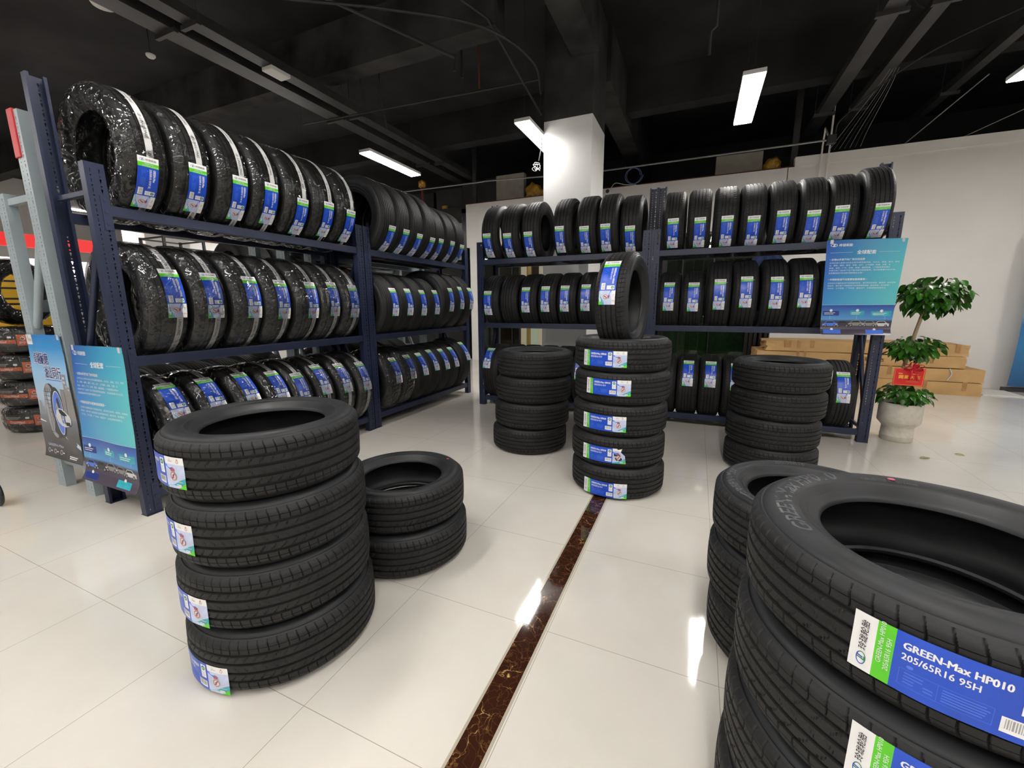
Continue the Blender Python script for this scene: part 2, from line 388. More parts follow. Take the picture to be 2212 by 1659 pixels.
class Sheet:
    def __init__(s): s.v = []; s.f = []; s.mi = []; s.mats = []
    def m(s, name):
        if name not in s.mats: s.mats.append(name)
        return s.mats.index(name)
    def poly(s, pts, mt, h):
        b = len(s.v); s.v += [(p[0], p[1], h) for p in pts]; s.f.append(tuple(range(b, b + len(pts)))); s.mi.append(s.m(mt))
    def rect(s, u0, v0, u1, v1, mt, h, du=.02, dv=1):
        nu = max(1, math.ceil((u1 - u0) / du - 1e-6)); nv = max(1, math.ceil((v1 - v0) / dv - 1e-6))
        b = len(s.v)
        for i in range(nu + 1):
            for j in range(nv + 1): s.v.append((u0 + (u1 - u0) * i / nu, v0 + (v1 - v0) * j / nv, h))
        for i in range(nu):
            for j in range(nv):
                a = b + i * (nv + 1) + j
                s.f.append((a, a + nv + 1, a + nv + 2, a + 1)); s.mi.append(s.m(mt))
    def frame(s, u0, v0, u1, v1, w, mt, h):
        s.rect(u0, v0, u1, v0 + w, mt, h); s.rect(u0, v1 - w, u1, v1, mt, h); s.rect(u0, v0, u0 + w, v1, mt, h); s.rect(u1 - w, v0, u1, v1, mt, h)
    def ellipse(s, u, v, a, b, mt, h, n=20): s.poly([(u + a * math.cos(2 * PI * i / n), v + b * math.sin(2 * PI * i / n)) for i in range(n)], mt, h)
    def ring(s, u, v, a, b, w, mt, h, a0=0, a1=2 * PI, n=24):
        for i in range(n):
            p, q = a0 + (a1 - a0) * i / n, a0 + (a1 - a0) * (i + 1) / n
            s.poly([(u + a * math.cos(p), v + b * math.sin(p)), (u + a * math.cos(q), v + b * math.sin(q)), (u + (a - w) * math.cos(q), v + (b - w) * math.sin(q)), (u + (a - w) * math.cos(p), v + (b - w) * math.sin(p))], mt, h)
    def text(s, body, u, v, mt, h, height=None, width=None, rot=0, bold=.0, anchor='l', slant=0, grow=None):
        """anchor l/c: u is the start or middle of the line; rot in quarter turns counter-clockwise; bold thickens by shifted copies"""
        vs, fs, ext = text_mesh(body)
        if not len(vs): return
        k = (height / ext[1]) if height else width / ext[0]
        kx = k if not (height and width) else width / ext[0]
        q = vs * np.array([kx, k]); q[:, 0] += slant * q[:, 1]
        if anchor == 'c': q[:, 0] -= ext[0] * kx / 2
        for _ in range(rot % 4): q = np.stack([-q[:, 1], q[:, 0]], 1)
        d = bold * k * ext[1]
        offs = [(0, 0)] if not bold else [(0, 0), (d, 0), (d / 2, d / 2)]
        if grow: offs = [(grow * math.cos(i * PI / 4), grow * math.sin(i * PI / 4)) for i in range(8)]
        for i, (du, dv) in enumerate(offs):
            b = len(s.v); s.v += [(u + a + du, v + c + dv, h + i * .00002) for a, c in q]
            s.f += [tuple(b + i for i in f) for f in fs]; s.mi += [s.m(mt)] * len(fs)
    def logo(s, u, v, sz, rot, c1, c2, h):
        """ringed L mark"""
        def P(x, y):
            for _ in range(rot % 4): x, y = -y, x
            return (u + x * sz, v + y * sz)
        n = 20
        for c, a0, a1 in ((c1, .25 * PI, 1.25 * PI), (c2, 1.25 * PI, 2.25 * PI)):
            for i in range(n):
                p, q = a0 + (a1 - a0) * i / n, a0 + (a1 - a0) * (i + 1) / n
                s.poly([P(math.cos(p), .55 * math.sin(p)), P(math.cos(q), .55 * math.sin(q)), P(.86 * math.cos(q), .44 * math.sin(q)), P(.86 * math.cos(p), .44 * math.sin(p))], c, h)
        s.poly([P(-.28, -.45), P(-.05, .5), P(.15, .5), P(-.05, -.3), P(.4, -.3), P(.35, -.45)], c2, h)
        s.poly([P(.05, -.2), P(.25, .45), P(.42, .42), P(.25, -.2)], c1, h)
    def barcode(s, u0, v0, u1, v1, h, along='u', seed=1):
        s.rect(u0, v0, u1, v1, 'ink_white', h)
        rnd = random.Random(seed); x = 0.1
        while x < .9:
            w = rnd.choice((.02, .035, .05))
            if along == 'u': s.rect(u0 + (u1 - u0) * x, v0 + (v1 - v0) * .25, u0 + (u1 - u0) * (x + w), v1 - (v1 - v0) * .1, 'ink_grey', h * 1.3)
            else: s.rect(u0 + (u1 - u0) * .15, v0 + (v1 - v0) * x, u1 - (u1 - u0) * .15, v0 + (v1 - v0) * (x + w), 'ink_grey', h * 1.3)
            x += w + .03
    def lines(s, u0, v0, u1, v1, n, mt, h, seed=3, fill=.55):
        rnd = random.Random(seed); p = (v1 - v0) / n
        for i in range(n): s.rect(u0, v0 + p * (i + .5 - fill / 2), u0 + (u1 - u0) * rnd.uniform(.6, 1), v0 + p * (i + .5 + fill / 2), mt, h, du=.04)
    def to_mesh(s, name, fn, size=None):
        v = [fn(*p) for p in s.v]
        me = bpy.data.meshes.new(name); me.from_pydata(v, [], s.f)
        for n in s.mats: me.materials.append(MAT[n])
        me.polygons.foreach_set('material_index', s.mi)
        if size:
            uv = me.uv_layers.new(name='UVMap')
            li = np.empty(len(me.loops), int); me.loops.foreach_get('vertex_index', li)
            a = np.array([(p[0] / size[0], p[1] / size[1]) for p in s.v])[li]
            uv.data.foreach_set('uv', a.astype(np.float32).ravel())
        me.update(); return me

LOGO_CN = '\u73b2\u73d1\u8f6e\u80ce'
LABEL_L, LABEL_W = .295, .10
def label_sheet(t1, t2, torn=False, seed=0):
    s = Sheet(); L, Wd = LABEL_L, LABEL_W
    e = .0005
    s.rect(0, 0, .030, Wd, 'ink_white', 0, .006, .009)
    s.logo(.016, .021, .0115, 1, 'ink_blue', 'ink_eco', e)
    s.text(LOGO_CN, .0205, .036, 'ink_black', e, height=.0105, width=.052, rot=1, bold=.03, slant=.12)
    s.rect(.030, 0, .052, Wd, 'ink_green', 0, .006, .009)
    s.text(t1, .0395, .03, 'ink_white', e, height=.0062, rot=1)
    s.text(t2, .0490, .022, 'ink_white', e, height=.0062, rot=1)
    s.rect(.052, 0, .212, Wd, 'ink_blue', 0, .006, .009)
    s.text(t1, .061, .0735, 'ink_white', e, height=.0115, width=min(.108, .0072 * len(t1)), bold=.10)
    s.text(t2, .061, .0560, 'ink_white', e, height=.0108, width=min(.104, .0062 * len(t2)), bold=.05)
    s.frame(.061, .013, .158, .041, .0005, 'ink_lblue', e); s.rect(.103, .013, .1034, .041, 'ink_lblue', e)
    s.lines(.067, .017, .100, .038, 4, 'ink_lblue', e, 2, .3); s.lines(.108, .016, .156, .038, 5, 'ink_lblue', e, 5, .35)
    # pale tyre-fitter outline
    s.ellipse(.072, .047, .004, .003, 'ink_lblue', e, 10)
    s.barcode(.165, .010, .206, .034, e, 'u', 4 + seed)
    s.rect(.181, .044, .205, .091, 'ink_white', e); s.ellipse(.193, .079, .0085, .0085, 'ink_eco', 2 * e, 16)
    s.rect(.1885, .0775, .1975, .0805, 'ink_white', 3 * e); s.lines(.184, .047, .203, .066, 4, 'ink_sky', 2 * e, 8, .45)
    u0 = .212
    if torn:
        s.poly([(u0, 0), (L, 0), (L - .006, .052), (.262, .078), (.240, .085), (u0, .083)], 'ink_sky', 0)
        s.poly([(u0, .083), (.240, .085), (.262, .078), (.270, .10), (.245, .093), (.238, .10), (u0, .10)], 'ink_white', e)
    else:
        s.rect(u0, 0, L, .077, 'ink_sky', 0, .006, .009); s.rect(u0, .077, L, Wd, 'ink_white', 0, .006, .009)
        s.text('\u5168\u7403\u5408\u4f5c', .232, .085, 'ink_black', e, height=.004, width=.018)
        s.ring(.238, .0925, .004, .0025, .0008, 'ink_grey', e, n=10)
        s.ring(.272, .087, .0045, .0055, .0012, 'ink_red', e, n=12); s.rect(.2695, .0925, .2745, .0955, 'ink_gold', e)
    s.poly([(u0, 0), (L - (.004 if torn else 0), 0), (L - (.004 if torn else 0), .036), (.27, .026), (.245, .012), (u0, .006)], 'ink_teal', e)
    s.poly([(.262, 0), (L - .004 if torn else L, 0), (L - .004 if torn else L, .02)], 'ink_green', 2 * e)
    s.poly([(u0, .070), (.235, .060), (.25, .066), (u0, .077)], 'ink_lblue', e)
    # round crest under a crown
    cx, cy = .248, .040
    s.ellipse(cx, cy, .0135, .015, 'ink_white', 2 * e, 18); s.ring(cx, cy, .0135, .015, .0024, 'ink_gold', 3 * e, n=18)
    s.ring(cx, cy, .0108, .0122, .0013, 'ink_purple', 3 * e, n=16)
    s.poly([(cx - .008, cy - .007), (cx - .004, cy - .009), (cx + .008, cy + .007), (cx + .004, cy + .009)], 'ink_purple', 3 * e)
    s.poly([(cx - .004, cy - .002), (cx + .002, cy - .008), (cx + .004, cy + .002), (cx - .002, cy + .007)], 'ink_red', 4 * e)
    s.poly([(cx - .0075, cy + .016), (cx + .0075, cy + .016), (cx + .010, cy + .026), (cx + .004, cy + .023), (cx, cy + .029), (cx - .004, cy + .023), (cx - .010, cy + .026)], 'ink_red', 3 * e)
    s.text('\u5168\u7403\u5b98\u65b9', .264, .020, 'ink_white', 3 * e, height=.005, width=.022)
    s.lines(.258, .005, .288, .016, 2, 'ink_white', 3 * e, 4, .6)
    return s
_lab = {}
def label_mesh(R, t1, t2, torn=False, wrinkle=0):
    k = (round(R, 3), t1, t2, torn, wrinkle)
    if k in _lab: return _lab[k]
    s = label_sheet(t1, t2, torn)
    def fn(u, v, h):
        a = -u / R; r = R + .0012 + h + .0007 * math.sin(u * 60 + wrinkle * 2.1) * math.sin(v * 50 + wrinkle)
        return (r * math.cos(a), r * math.sin(a), -(v - LABEL_W / 2))
    _lab[k] = s.to_mesh('paper_label', fn); return _lab[k]

# ------------------------------------------------------------------ tyres (local axis Z, tread around it)
def grid_mesh(name, P, closed_v, mt, sharp=None, smooth=True, flip=False):
    """P: (nu, nv, 3) points, closed round u"""
    nu, nv, _ = P.shape
    i = np.arange(nu)[:, None]; q = nv if closed_v else nv - 1
    j = np.arange(q)[None, :]; i2 = (i + 1) % nu; j2 = (j + 1) % nv
    f = np.stack([i * nv + j, i2 * nv + j, i2 * nv + j2, i * nv + j2], -1).reshape(-1, 4)
    if flip: f = f[:, ::-1]
    me = bpy.data.meshes.new(name); n = len(f)
    me.vertices.add(nu * nv); me.vertices.foreach_set('co', P.astype(np.float32).ravel())
    me.loops.add(n * 4); me.loops.foreach_set('vertex_index', np.ascontiguousarray(f).astype(np.int32).ravel())
    me.polygons.add(n); me.polygons.foreach_set('loop_start', np.arange(n, dtype=np.int32) * 4)
    me.polygons.foreach_set('use_smooth', np.full(n, smooth))
    me.materials.append(MAT[mt]); me.update(calc_edges=True); me.validate()
    if sharp: me.set_sharp_from_angle(angle=R_(sharp))
    return me

PAT = {  # wide grooves, half width, thin grooves
    'hp': ((-.53, -.185, .185, .53), .058, (-.76, .76)),
    'rib': ((-.58, -.2, .2, .58), .046, ()),
    'multi': ((-.68, -.41, -.14, .14, .41, .68), .042, ()),
    'slot': ((-.50, -.17, .17, .50), .046, ()),
    'plain': ((-.5, -.17, .17, .5), .05, ()),
}
_tr = {}
def tread_mesh(R, W, pat, hi):
    k = (R, W, pat, hi)
    if k in _tr: return _tr[k]
    tw = .415 * W; wide, hw, thin = PAT[pat]
    vs = set(np.round(np.linspace(-1, 1, 41 if hi else 25), 4))
    for c in wide: vs |= {round(c + s, 4) for s in (-hw, -hw + .016, hw - .016, hw)}
    for c in thin: vs |= {round(c + s, 4) for s in (-.014, 0, .014)}
    v = np.array(sorted(vs)); keep = [0]
    for i in range(1, len(v)):
        if v[i] - v[keep[-1]] > .006: keep.append(i)
    v = v[keep]
    pitch = 68; per = (26 if hi else 8); nu = pitch * per
    u = np.arange(nu) / per
    uu, vv = np.meshgrid(u, v, indexing='ij'); av = np.abs(vv)
    d = np.zeros_like(uu)
    for c in wide: d = np.where(np.abs(vv - c) <= hw - .015, .0068, d)
    for c in thin: d = np.where(np.abs(vv - c) < .007, np.maximum(d, .0026), d)
    fw = 1.15 / per
    # soft-edged cut: 1 in the slot, ramping over about one cell
    cut = lambda ph, ww: np.clip((ww - np.abs((ph % 1.0) - .5)) / fw + .5, 0, 1)
    lim = lambda x, a, b, e=.03: np.clip((x - a) / e, 0, 1) * np.clip((b - x) / e, 0, 1)
    add = lambda d, x: np.maximum(d, x)
    sg = np.sign(vv)
    if pat == 'hp':
        l0 = wide[-1] + hw
        d = add(d, .0045 * cut(uu + .30 * sg * np.clip((av - l0) / .42, 0, 2) ** 2.2 + .25 * sg, .034) * lim(av, l0 - .03, .99))
        t = np.clip((av - .26) / (.53 - hw - .26), 0, 1.2)
        d = add(d, .0042 * cut(uu - .50 * sg * t ** 1.7 + .1, .012 + .050 * t ** 2) * lim(av, .27, .53))
        d = add(d, .0030 * cut(uu + vv * 2.9 + .2, .018) * lim(av, -1, .125))
    elif pat == 'rib':
        d = add(d, .0035 * cut(uu + .15 * av, .04) * lim(av, .66, .99))
    elif pat == 'multi':
        d = add(d, .0032 * cut(uu, .04) * lim(av, .75, .99))
    elif pat == 'slot':
        d = add(d, .0048 * cut(uu + .9 * sg * av, .05) * lim(av, .53, .99))
        d = add(d, .0034 * cut(uu * .5 + .45 * sg * av, .025) * lim(av, .2, .47))
    r = R - .004 * vv ** 2 - .0115 * np.clip((av - .8) / .2, 0, 1) ** 2 - d
    a = 2 * PI * uu / pitch
    P = np.stack([r * np.cos(a), r * np.sin(a), vv * tw], -1)
    _tr[k] = grid_mesh('tread', P, False, 'tread', sharp=38); return _tr[k]

def side_profile(R, W, rim):
    H = R - rim; tw = .415 * W
    p = [(R - .0155, tw), (R - .019, tw + .004), (R - .0225, tw + .0035), (R - .0245, tw + .0075)]
    p += [(R - t * H, z * W) for t, z in ((.26, .478), (.36, .498), (.40, .5), (.50, .496), (.60, .476), (.68, .455), (.70, .458), (.72, .446), (.82, .408), (.84, .413), (.88, .396), (.96, .372), (.985, .36))]
    p += [(rim - .001, .345 * W), (rim - .003, .31 * W), (rim + .004, .29 * W), (rim + .018, .32 * W)]
    p += [(R - .6 * H, .42 * W), (R - .38 * H, .44 * W), (R - .22 * H - .006, .40 * W), (R - .019, .28 * W), (R - .0165, .12 * W)]
    return p
_ca = {}
def casing_mesh(R, W, rim, n):
    k = (R, W, rim, n)
    if k in _ca: return _ca[k]
    p = side_profile(R, W, rim); prof = p + [(r, -z) for r, z in reversed(p)]
    # open outside the tread: loop runs shoulder -> sidewall -> bead -> inside -> other side
    a = np.arange(n) * 2 * PI / n; pr = np.array(prof)
    P = np.stack([pr[None, :, 0] * np.cos(a)[:, None], pr[None, :, 0] * np.sin(a)[:, None], np.repeat(pr[None, :, 1], n, 0)], -1)
    _ca[k] = grid_mesh('casing', P, False, 'casing', sharp=50, flip=True); return _ca[k]

_fi = {}
def film_mesh(R, W, rim, seed):
    k = (R, W, rim, seed)
    if k in _fi: return _fi[k]
    rng = np.random.RandomState(seed)
    tw = .415 * W; o = .0075
    half = [(R + o, 0), (R + o - .001, tw * .55), (R + o - .006, tw * .92), (R - .010, tw + .010), (R - .035, .49 * W + .003), (R - .06, .5 * W + .0035), (rim + .035, .465 * W + .005), (rim + .012, .40 * W + .006), (rim - .008, .34 * W), (rim - .013, .2 * W), (rim - .014, 0)]
    hp = np.array(half); full = np.vstack([hp, hp[-2:0:-1] * [1, -1]])
    seg = []
    for i in range(len(full)):
        p, q = full[i], full[(i + 1) % len(full)]; m_ = max(1, int(np.hypot(*(q - p)) / .02))
        seg += [p + (q - p) * t / m_ for t in range(m_)]
    prof = np.array(seg); nv = len(prof); nu = 168
    cen = np.array([(R + rim) / 2, 0]); nrm = (prof - cen) / np.linalg.norm(prof - cen, axis=1)[:, None]
    band = rng.rand(nu // 6 + 1) * .0035
    off = band[np.arange(nu) // 6][:, None] + (rng.rand(nu, nv) - .5) * .0042
    off[:, :] += (np.arange(nu) % 6)[:, None] * .0004
    side = np.clip(np.abs(prof[:, 1]) / (.5 * W), 0, 1) ** 3; off *= (1 - .7 * side)[None, :]
    rz = prof[None] + nrm[None] * off[..., None]
    a = np.arange(nu) * 2 * PI / nu
    P = np.stack([rz[..., 0] * np.cos(a)[:, None], rz[..., 0] * np.sin(a)[:, None], rz[..., 1]], -1)
    _fi[k] = grid_mesh('film_wrap', P, True, 'film', sharp=30); return _fi[k]

_ta = {}
def tape_mesh(R, seed=0):
    k = (round(R, 4), seed)
    if k in _ta: return _ta[k]
    s = Sheet(); L = 2 * PI * R; w = .034
    s.rect(0, 0, L, w, 'tape_white', 0, .02)
    u = .02 + .03 * seed
    while u < L - .25:
        s.logo(u + .012, w / 2, .012, 0, 'ink_black', 'ink_black', .0003)
        s.text('LINGLONG', u + .032, w * .30, 'ink_black', .0003, height=.0135, width=.105, bold=.06, slant=.2); u += .21
    def fn(u, v, h): return ((R + h) * math.cos(-u / R), (R + h) * math.sin(-u / R), -(v - w / 2))
    _ta[k] = s.to_mesh('tape_strip', fn); return _ta[k]

_le = {}
def lettering_mesh(R, W, rim, words):
    """raised letters round the upper sidewall, read clockwise from above"""
    k = (R, W, rim, tuple(words))
    if k in _le: return _le[k]
    p = sorted(side_profile(R, W, rim)[4:17]); pr = np.array(p)
    rb = R - .60 * (R - rim); s = Sheet()
    for body, ang, hh, ww in words:
        s.text(body, -R_(ang) * R, 0, 'letter', .0009, height=hh, width=ww, bold=.05)
    def fn(u, v, h):
        a = -u / R; r = rb + v
        return (r * math.cos(a), r * math.sin(a), float(np.interp(r, pr[:, 0], pr[:, 1])) + h)
    # subdivide nothing: letters are small
    _le[k] = s.to_mesh('lettering', fn); return _le[k]

STAND_Y = (R_(90), 0, 0)            # axle along world Y, label angle counted from +X
STAND_X = (R_(90), 0, R_(-90))      # axle along world X, label angle counted from -Y
FLAT = (PI, 0, 0)                   # lying down
def tyre(loc, rot, R, W, rim=.203, pat='rib', hi=False, sticker=None, film=None, tape=None, words=None, dot=None, label='', group=None, name='tyre'):
    """sticker: (start angle deg, sideways offset, line1, line2[, torn]) ; film: seed ; tape: (offset, seed, over)"""
    t = empty(name, loc, rot, label, 'tyre', group)
    c = link(bpy.data.objects.new('casing', casing_mesh(R, W, rim, 160 if hi else 96)), t)
    link(bpy.data.objects.new('tread', tread_mesh(R, W, pat, hi)), t)
    over = 0.0
    if film is not None: link(bpy.data.objects.new('film_wrap', film_mesh(R, W, rim, film)), t)
    if tape:
        over = .0110 if tape[2] else .0018
        o = link(bpy.data.objects.new('tape_strip', tape_mesh(R + over, tape[1])), t); o.location.z = -tape[0]; o.rotation_euler.z = R_(tape[3] if len(tape) > 3 else 200)
        o['label'] = 'white printed tape round the tread'
    if sticker:
        a, off, t1, t2 = sticker[:4]
        o = link(bpy.data.objects.new('paper_label', label_mesh(R + over + (.0012 if tape else 0), t1, t2, len(sticker) > 4, len(t2) % 3)), t)
        o.rotation_euler.z = R_(a); o.location.z = -off
        o['label'] = 'white, green and blue paper label'
    if words:
        o = link(bpy.data.objects.new('lettering', lettering_mesh(R, W, rim, words)), c); o.rotation_euler = (PI, 0, 0)
    if dot:
        mb = MB(); mb.lathe([(.0, .0015), (.006, .0012), (.008, 0)], 12); p = side_profile(R, W, rim)
        rr = R - .5 * (R - rim); o = mb.build('paint_dot', dot[1], c, (rr * math.cos(R_(dot[0])), rr * math.sin(R_(dot[0])), -.4985 * W), (PI, 0, 0))
    return t

ORD = 'first second third fourth fifth sixth seventh eighth'.split()

# ------------------------------------------------------------------ storage racks
_pl = {}
def plate(w, h, t=.003):
    """perforated strip standing in x,z, front at y=0"""
    k = (w, h, t)
    if k in _pl: return _pl[k]
    c = bpy.data.curves.new('t', 'CURVE'); c.dimensions = '2D'; c.fill_mode = 'BOTH'; c.extrude = t / 2
    def loop(pts):
        s = c.splines.new('POLY'); s.points.add(len(pts) - 1); s.use_cyclic_u = True
        for p, q in zip(s.points, pts): p.co = (*q, 0, 1)
    loop([(0, 0), (w, 0), (w, h), (0, h)])
    circ = lambda x, y, r, n=6: [(x + r * math.cos(2 * PI * i / n), y + r * math.sin(2 * PI * i / n)) for i in range(n)]
    z = .035
    while z < h - .05:
        loop(circ(.27 * w, z, .0042)); loop(circ(.72 * w, z, .0046))
        x = .27 * w; loop([(x - .0016, z + .016), (x + .0016, z + .016), (x + .0016, z + .034), (x - .0016, z + .034)])
        x = .72 * w; loop([(x, z + .013), (x + .0028, z + .022), (x + .0055, z + .032), (x + .001, z + .038), (x - .0055, z + .034), (x - .0028, z + .022)])
        z += .05
    o = bpy.data.objects.new('t', c); COL.objects.link(o)
    dg = bpy.context.evaluated_depsgraph_get(); dg.update(); e = o.evaluated_get(dg); me = e.to_mesh()
    vs = [(v.co.x, v.co.z + t / 2, v.co.y) for v in me.vertices]; fs = [tuple(reversed(p.vertices)) for p in me.polygons]
    e.to_mesh_clear(); bpy.data.objects.remove(o); bpy.data.curves.remove(c)
    _pl[k] = (vs, fs); return _pl[k]

def post_mb(w, h, d=.05, back=False):
    """C-channel upright, perforated web at y=0 (or at y=d when back)"""
    mb = MB(); vs, fs = plate(w, h)
    mb.add([(x, (d - y) if back else y, z) for x, y, z in vs], fs)
    a, b = (0, d - .003) if back else (.003, d)
    mb.box((0, a, 0), (.003, b, h)); mb.box((w - .003, a, 0), (w, b, h))
    e = b if not back else 0
    y0, y1 = (d - .004, d) if not back else (0, .004)
    mb.box((.003, y0, 0), (.014, y1, h)); mb.box((w - .014, y0, 0), (w - .003, y1, h))
    return mb

def storage_rack(loc, rot, L, tops, label, depth=.47, hf=2.0, hr=2.5, pw=.085, m_='navy', rail_h=.058):
    t = empty('storage_rack', loc, rot, label, 'rack', 'navy storage racks')
    for x in (0, L - pw):
        post_mb(pw, hf).build('post', m_, t, (x, 0, 0))
        post_mb(pw, hr, back=True).build('post', m_, t, (x, depth - .05, 0))
        for y in (-.008, depth - .058): MB().box((x, y, 0), (x + pw, y + .07, .004)).build('foot_plate', m_, t)
        cx = x + pw / 2
        zz = [.18, .95, 1.72]
        for z in (.12, 1.86): MB().bbox((cx - .014, .045, z - .014), (cx + .014, depth - .045, z + .014), .003).build('brace', m_, t)
        for i in range(2):
            y0, y1 = (depth - .04, .04) if i else (.04, depth - .04)
            MB().tube([(cx, y0, zz[i]), (cx, y1, zz[i + 1])], .018, 8).build('brace', m_, t)
    for z in tops:
        for y in (.002, depth - .042):
            mb = MB().bbox((pw - .002, y, z - rail_h), (L - pw + .002, y + .038, z), .003)
            # step lip the tyres do not need but the beam has
            r = mb.build('rail', m_, t)
            for x0, x1 in ((pw - .040, pw - .001), (L - pw + .001, L - pw + .040)):
                yy = -.004 if y < .1 else depth + .0005
                b_ = MB().box((x0, yy, z - rail_h - .075), (x1, yy + .0035, z + .045))
                for k in range(3): b_.bbox((x0 + .010, yy - .002, z - rail_h - .05 + k * .06), (x1 - .014, yy + .0055, z - rail_h - .033 + k * .06), .002)
                b_.build('bracket', m_, r)
    return t

TOP, MID_AB, MID_CD, BOT_AB, BOT_CD = 1.795, .967, 1.04, .15, .12
storage_rack((-2.97, 1.235, 0), (0, 0, R_(90)), 1.985, (BOT_AB, MID_AB, TOP), 'navy steel storage rack holding the plastic-wrapped tyres')
storage_rack((-2.97, 3.232, 0), (0, 0, R_(90)), 2.005, (BOT_AB, MID_AB, TOP), 'navy steel storage rack between the rack of wrapped tyres and the doorway')
storage_rack((-2.50, 4.63, 0), (0, 0, 0), 2.022, (BOT_CD, MID_CD, TOP), 'navy steel storage rack standing before the white column')
storage_rack((-.476, 4.63, 0), (0, 0, 0), 1.99, (BOT_CD, MID_CD, TOP), 'navy steel storage rack beside the potted tree, with a poster on its end')

def seat_z(zr, R, film=False):
    q = R + (.0135 if film else .001)
    return zr + math.sqrt(q * q - .1935 ** 2)
XC, YC = -3.205, 4.865
def row_y(zr, spec, tier, rackname, grp, start='the posters', look='plastic-wrapped tyre'):
    for i, (y, R, W_, rim, pat, lab, wrap, tape) in enumerate(spec):
        lk = look if wrap is not None or look != 'plastic-wrapped tyre' else 'black tyre'
        if look == 'black tyre' and wrap is not None: lk = 'plastic-wrapped tyre'
        st = None
        if lab: st = (lab[1], lab[0] - y, lab[2], lab[3])
        tp = None
        if tape is not None: tp = ((lab[0] - y + .012) if lab else 0, tape, tier == 'top', 230)
        tyre((XC, y, seat_z(zr, R, wrap is not None)), STAND_Y, R, W_, rim, pat, False, st, wrap, tp, None, None,
             f'{lk}, {ORD[i]} from {start}, {tier} tier of {rackname}', grp)

GA = 'the rack of wrapped tyres'
G1, G2 = 'GREEN-Max', '235/50R18 101W XL'
row_y(TOP, [(y, .357, .215, .2286, 'plain', (ly, a, G1, G2), i, i % 3) for i, (y, ly, a) in enumerate(zip((1.466, 1.705, 1.95, 2.185, 2.432, 2.68, 2.93), (1.466, 1.722, 1.982, 2.207, 2.469, 2.72, 2.962), (-7.4, -1.9, -2.1, 0, -7.3, -3.1, -5.7)))], 'top', GA, 'wrapped tyres on the top tier')
row_y(MID_AB, [(y, .352, .215, .216, 'plain', (ly, a, 'GREEN-Max HP010', '225/50R18 95H'), i + 3, i % 3) for i, (y, ly, a) in enumerate(zip((1.466, 1.705, 1.95, 2.185, 2.435, 2.68, 2.92), (1.507, 1.729, 1.993, 2.224, 2.49, 2.713, 2.943), (33, 31.6, 30.4, 28.1, 27.7, 29.5, 26.6)))], 'middle', GA, 'wrapped tyres on the middle tier')
row_y(BOT_AB, [(y, .352, .182, .216, 'plain', (ly, a, 'GREEN-Max 4x4 HP', '235/60R18 103H'), i + 1, i % 3) for i, (y, ly, a) in enumerate(zip((1.452, 1.664, 1.892, 2.120, 2.333, 2.555, 2.785, 3.015), (1.457, 1.682, 1.923, 2.152, 2.333, 2.555, 2.789, 3.03), (63.1, 62.4, 62.5, 56.5, 46.6, 55.6, 51.1, 47.3)))], 'bottom', GA, 'wrapped tyres on the bottom tier')
GB = 'the rack by the doorway'
DT = ('CrossWind 4x4 HP', '265/60R18 110H')
row_y(TOP, [(y, R, w, .2286, 'multi', (ly, a) + DT, None, None) for y, R, w, ly, a in zip((3.448, 3.677, 3.912, 4.15, 4.385, 4.625, 4.86), (.387,) * 4 + (.36,) * 3, (.222,) * 7, (3.502, 3.724, 3.959, 4.205, 4.406, 4.66, 4.894), (-14.6, -14.7, -16, -17, -10.5, -9.6, -11.6))], 'top', GB, 'tyres on the top tier by the doorway', 'the wrapped-tyre rack', 'black tyre')
row_y(MID_AB, [(y, R, w, .216, 'multi', (ly, a) + DT, None, None) for y, R, w, ly, a in zip((3.455, 3.70, 3.955, 4.215, 4.475, 4.745, 5.005), (.345,) * 4 + (.383,) * 3, (.228,) * 4 + (.232,) * 3, (3.52, 3.765, 4.02, 4.285, 4.556, 4.809, 5.056), (31.2, 31.4, 30.1, 31.5, 26.1, 30.2, 29.5))], 'middle', GB, 'tyres on the middle tier by the doorway', 'the wrapped-tyre rack', 'black tyre')
row_y(BOT_AB, [(y, R, w, .216, 'multi' if i > 1 else 'plain', (ly, a) + DT, (i + 7 if i < 2 else None), None) for i, (y, R, w, ly, a) in enumerate(zip((3.452, 3.70, 3.945, 4.18, 4.415, 4.65, 4.935), (.348, .348, .345, .345, .345, .345, .36), (.226,) * 7, (3.507, 3.756, 4.0, 4.235, 4.47, 4.70, 4.99), (46.1, 47.1, 51.2, 55, 51.9, 52, 55.8)))], 'bottom', GB, 'tyres on the bottom tier by the doorway', 'the wrapped-tyre rack', 'black tyre')

def row_x(zr, spec, tier, rackname, grp, start):
    for i, (x, R, W_, rim, pat, lab) in enumerate(spec):
        st = (lab[1], lab[0] - x, lab[2], lab[3]) if lab else None
        tyre((x, YC, seat_z(zr, R)), STAND_X, R, W_, rim, pat, False, st, None, None, None, None,
             f'black tyre, {ORD[i]} from {start}, {tier} tier of {rackname}', grp)
GC, GD = 'the rack before the column', 'the rack beside the potted tree'
CW = ('CrossWind HP010', '215/60R16 95V'); GM = ('GREEN-Max', '205/55R16 91V XL'); DM = ('DOMINATOR 4x4 HP', '225/65R17 102H')
row_x(TOP, [(x, R, .218, .203, 'rib', (lx, a) + CW) for x, R, lx, a in zip((-2.285, -2.03, -1.775, -1.405, -1.145, -.915, -.682), (.347,) * 6 + (.33,), (-2.305, -2.046, -1.791, -1.426, -1.154, -.931, -.684), (-1.7, -4.2, -4.4, .8, -2.5, -1.5, -4.1))], 'top', GC, 'tyres on the top tier before the column', 'the doorway')
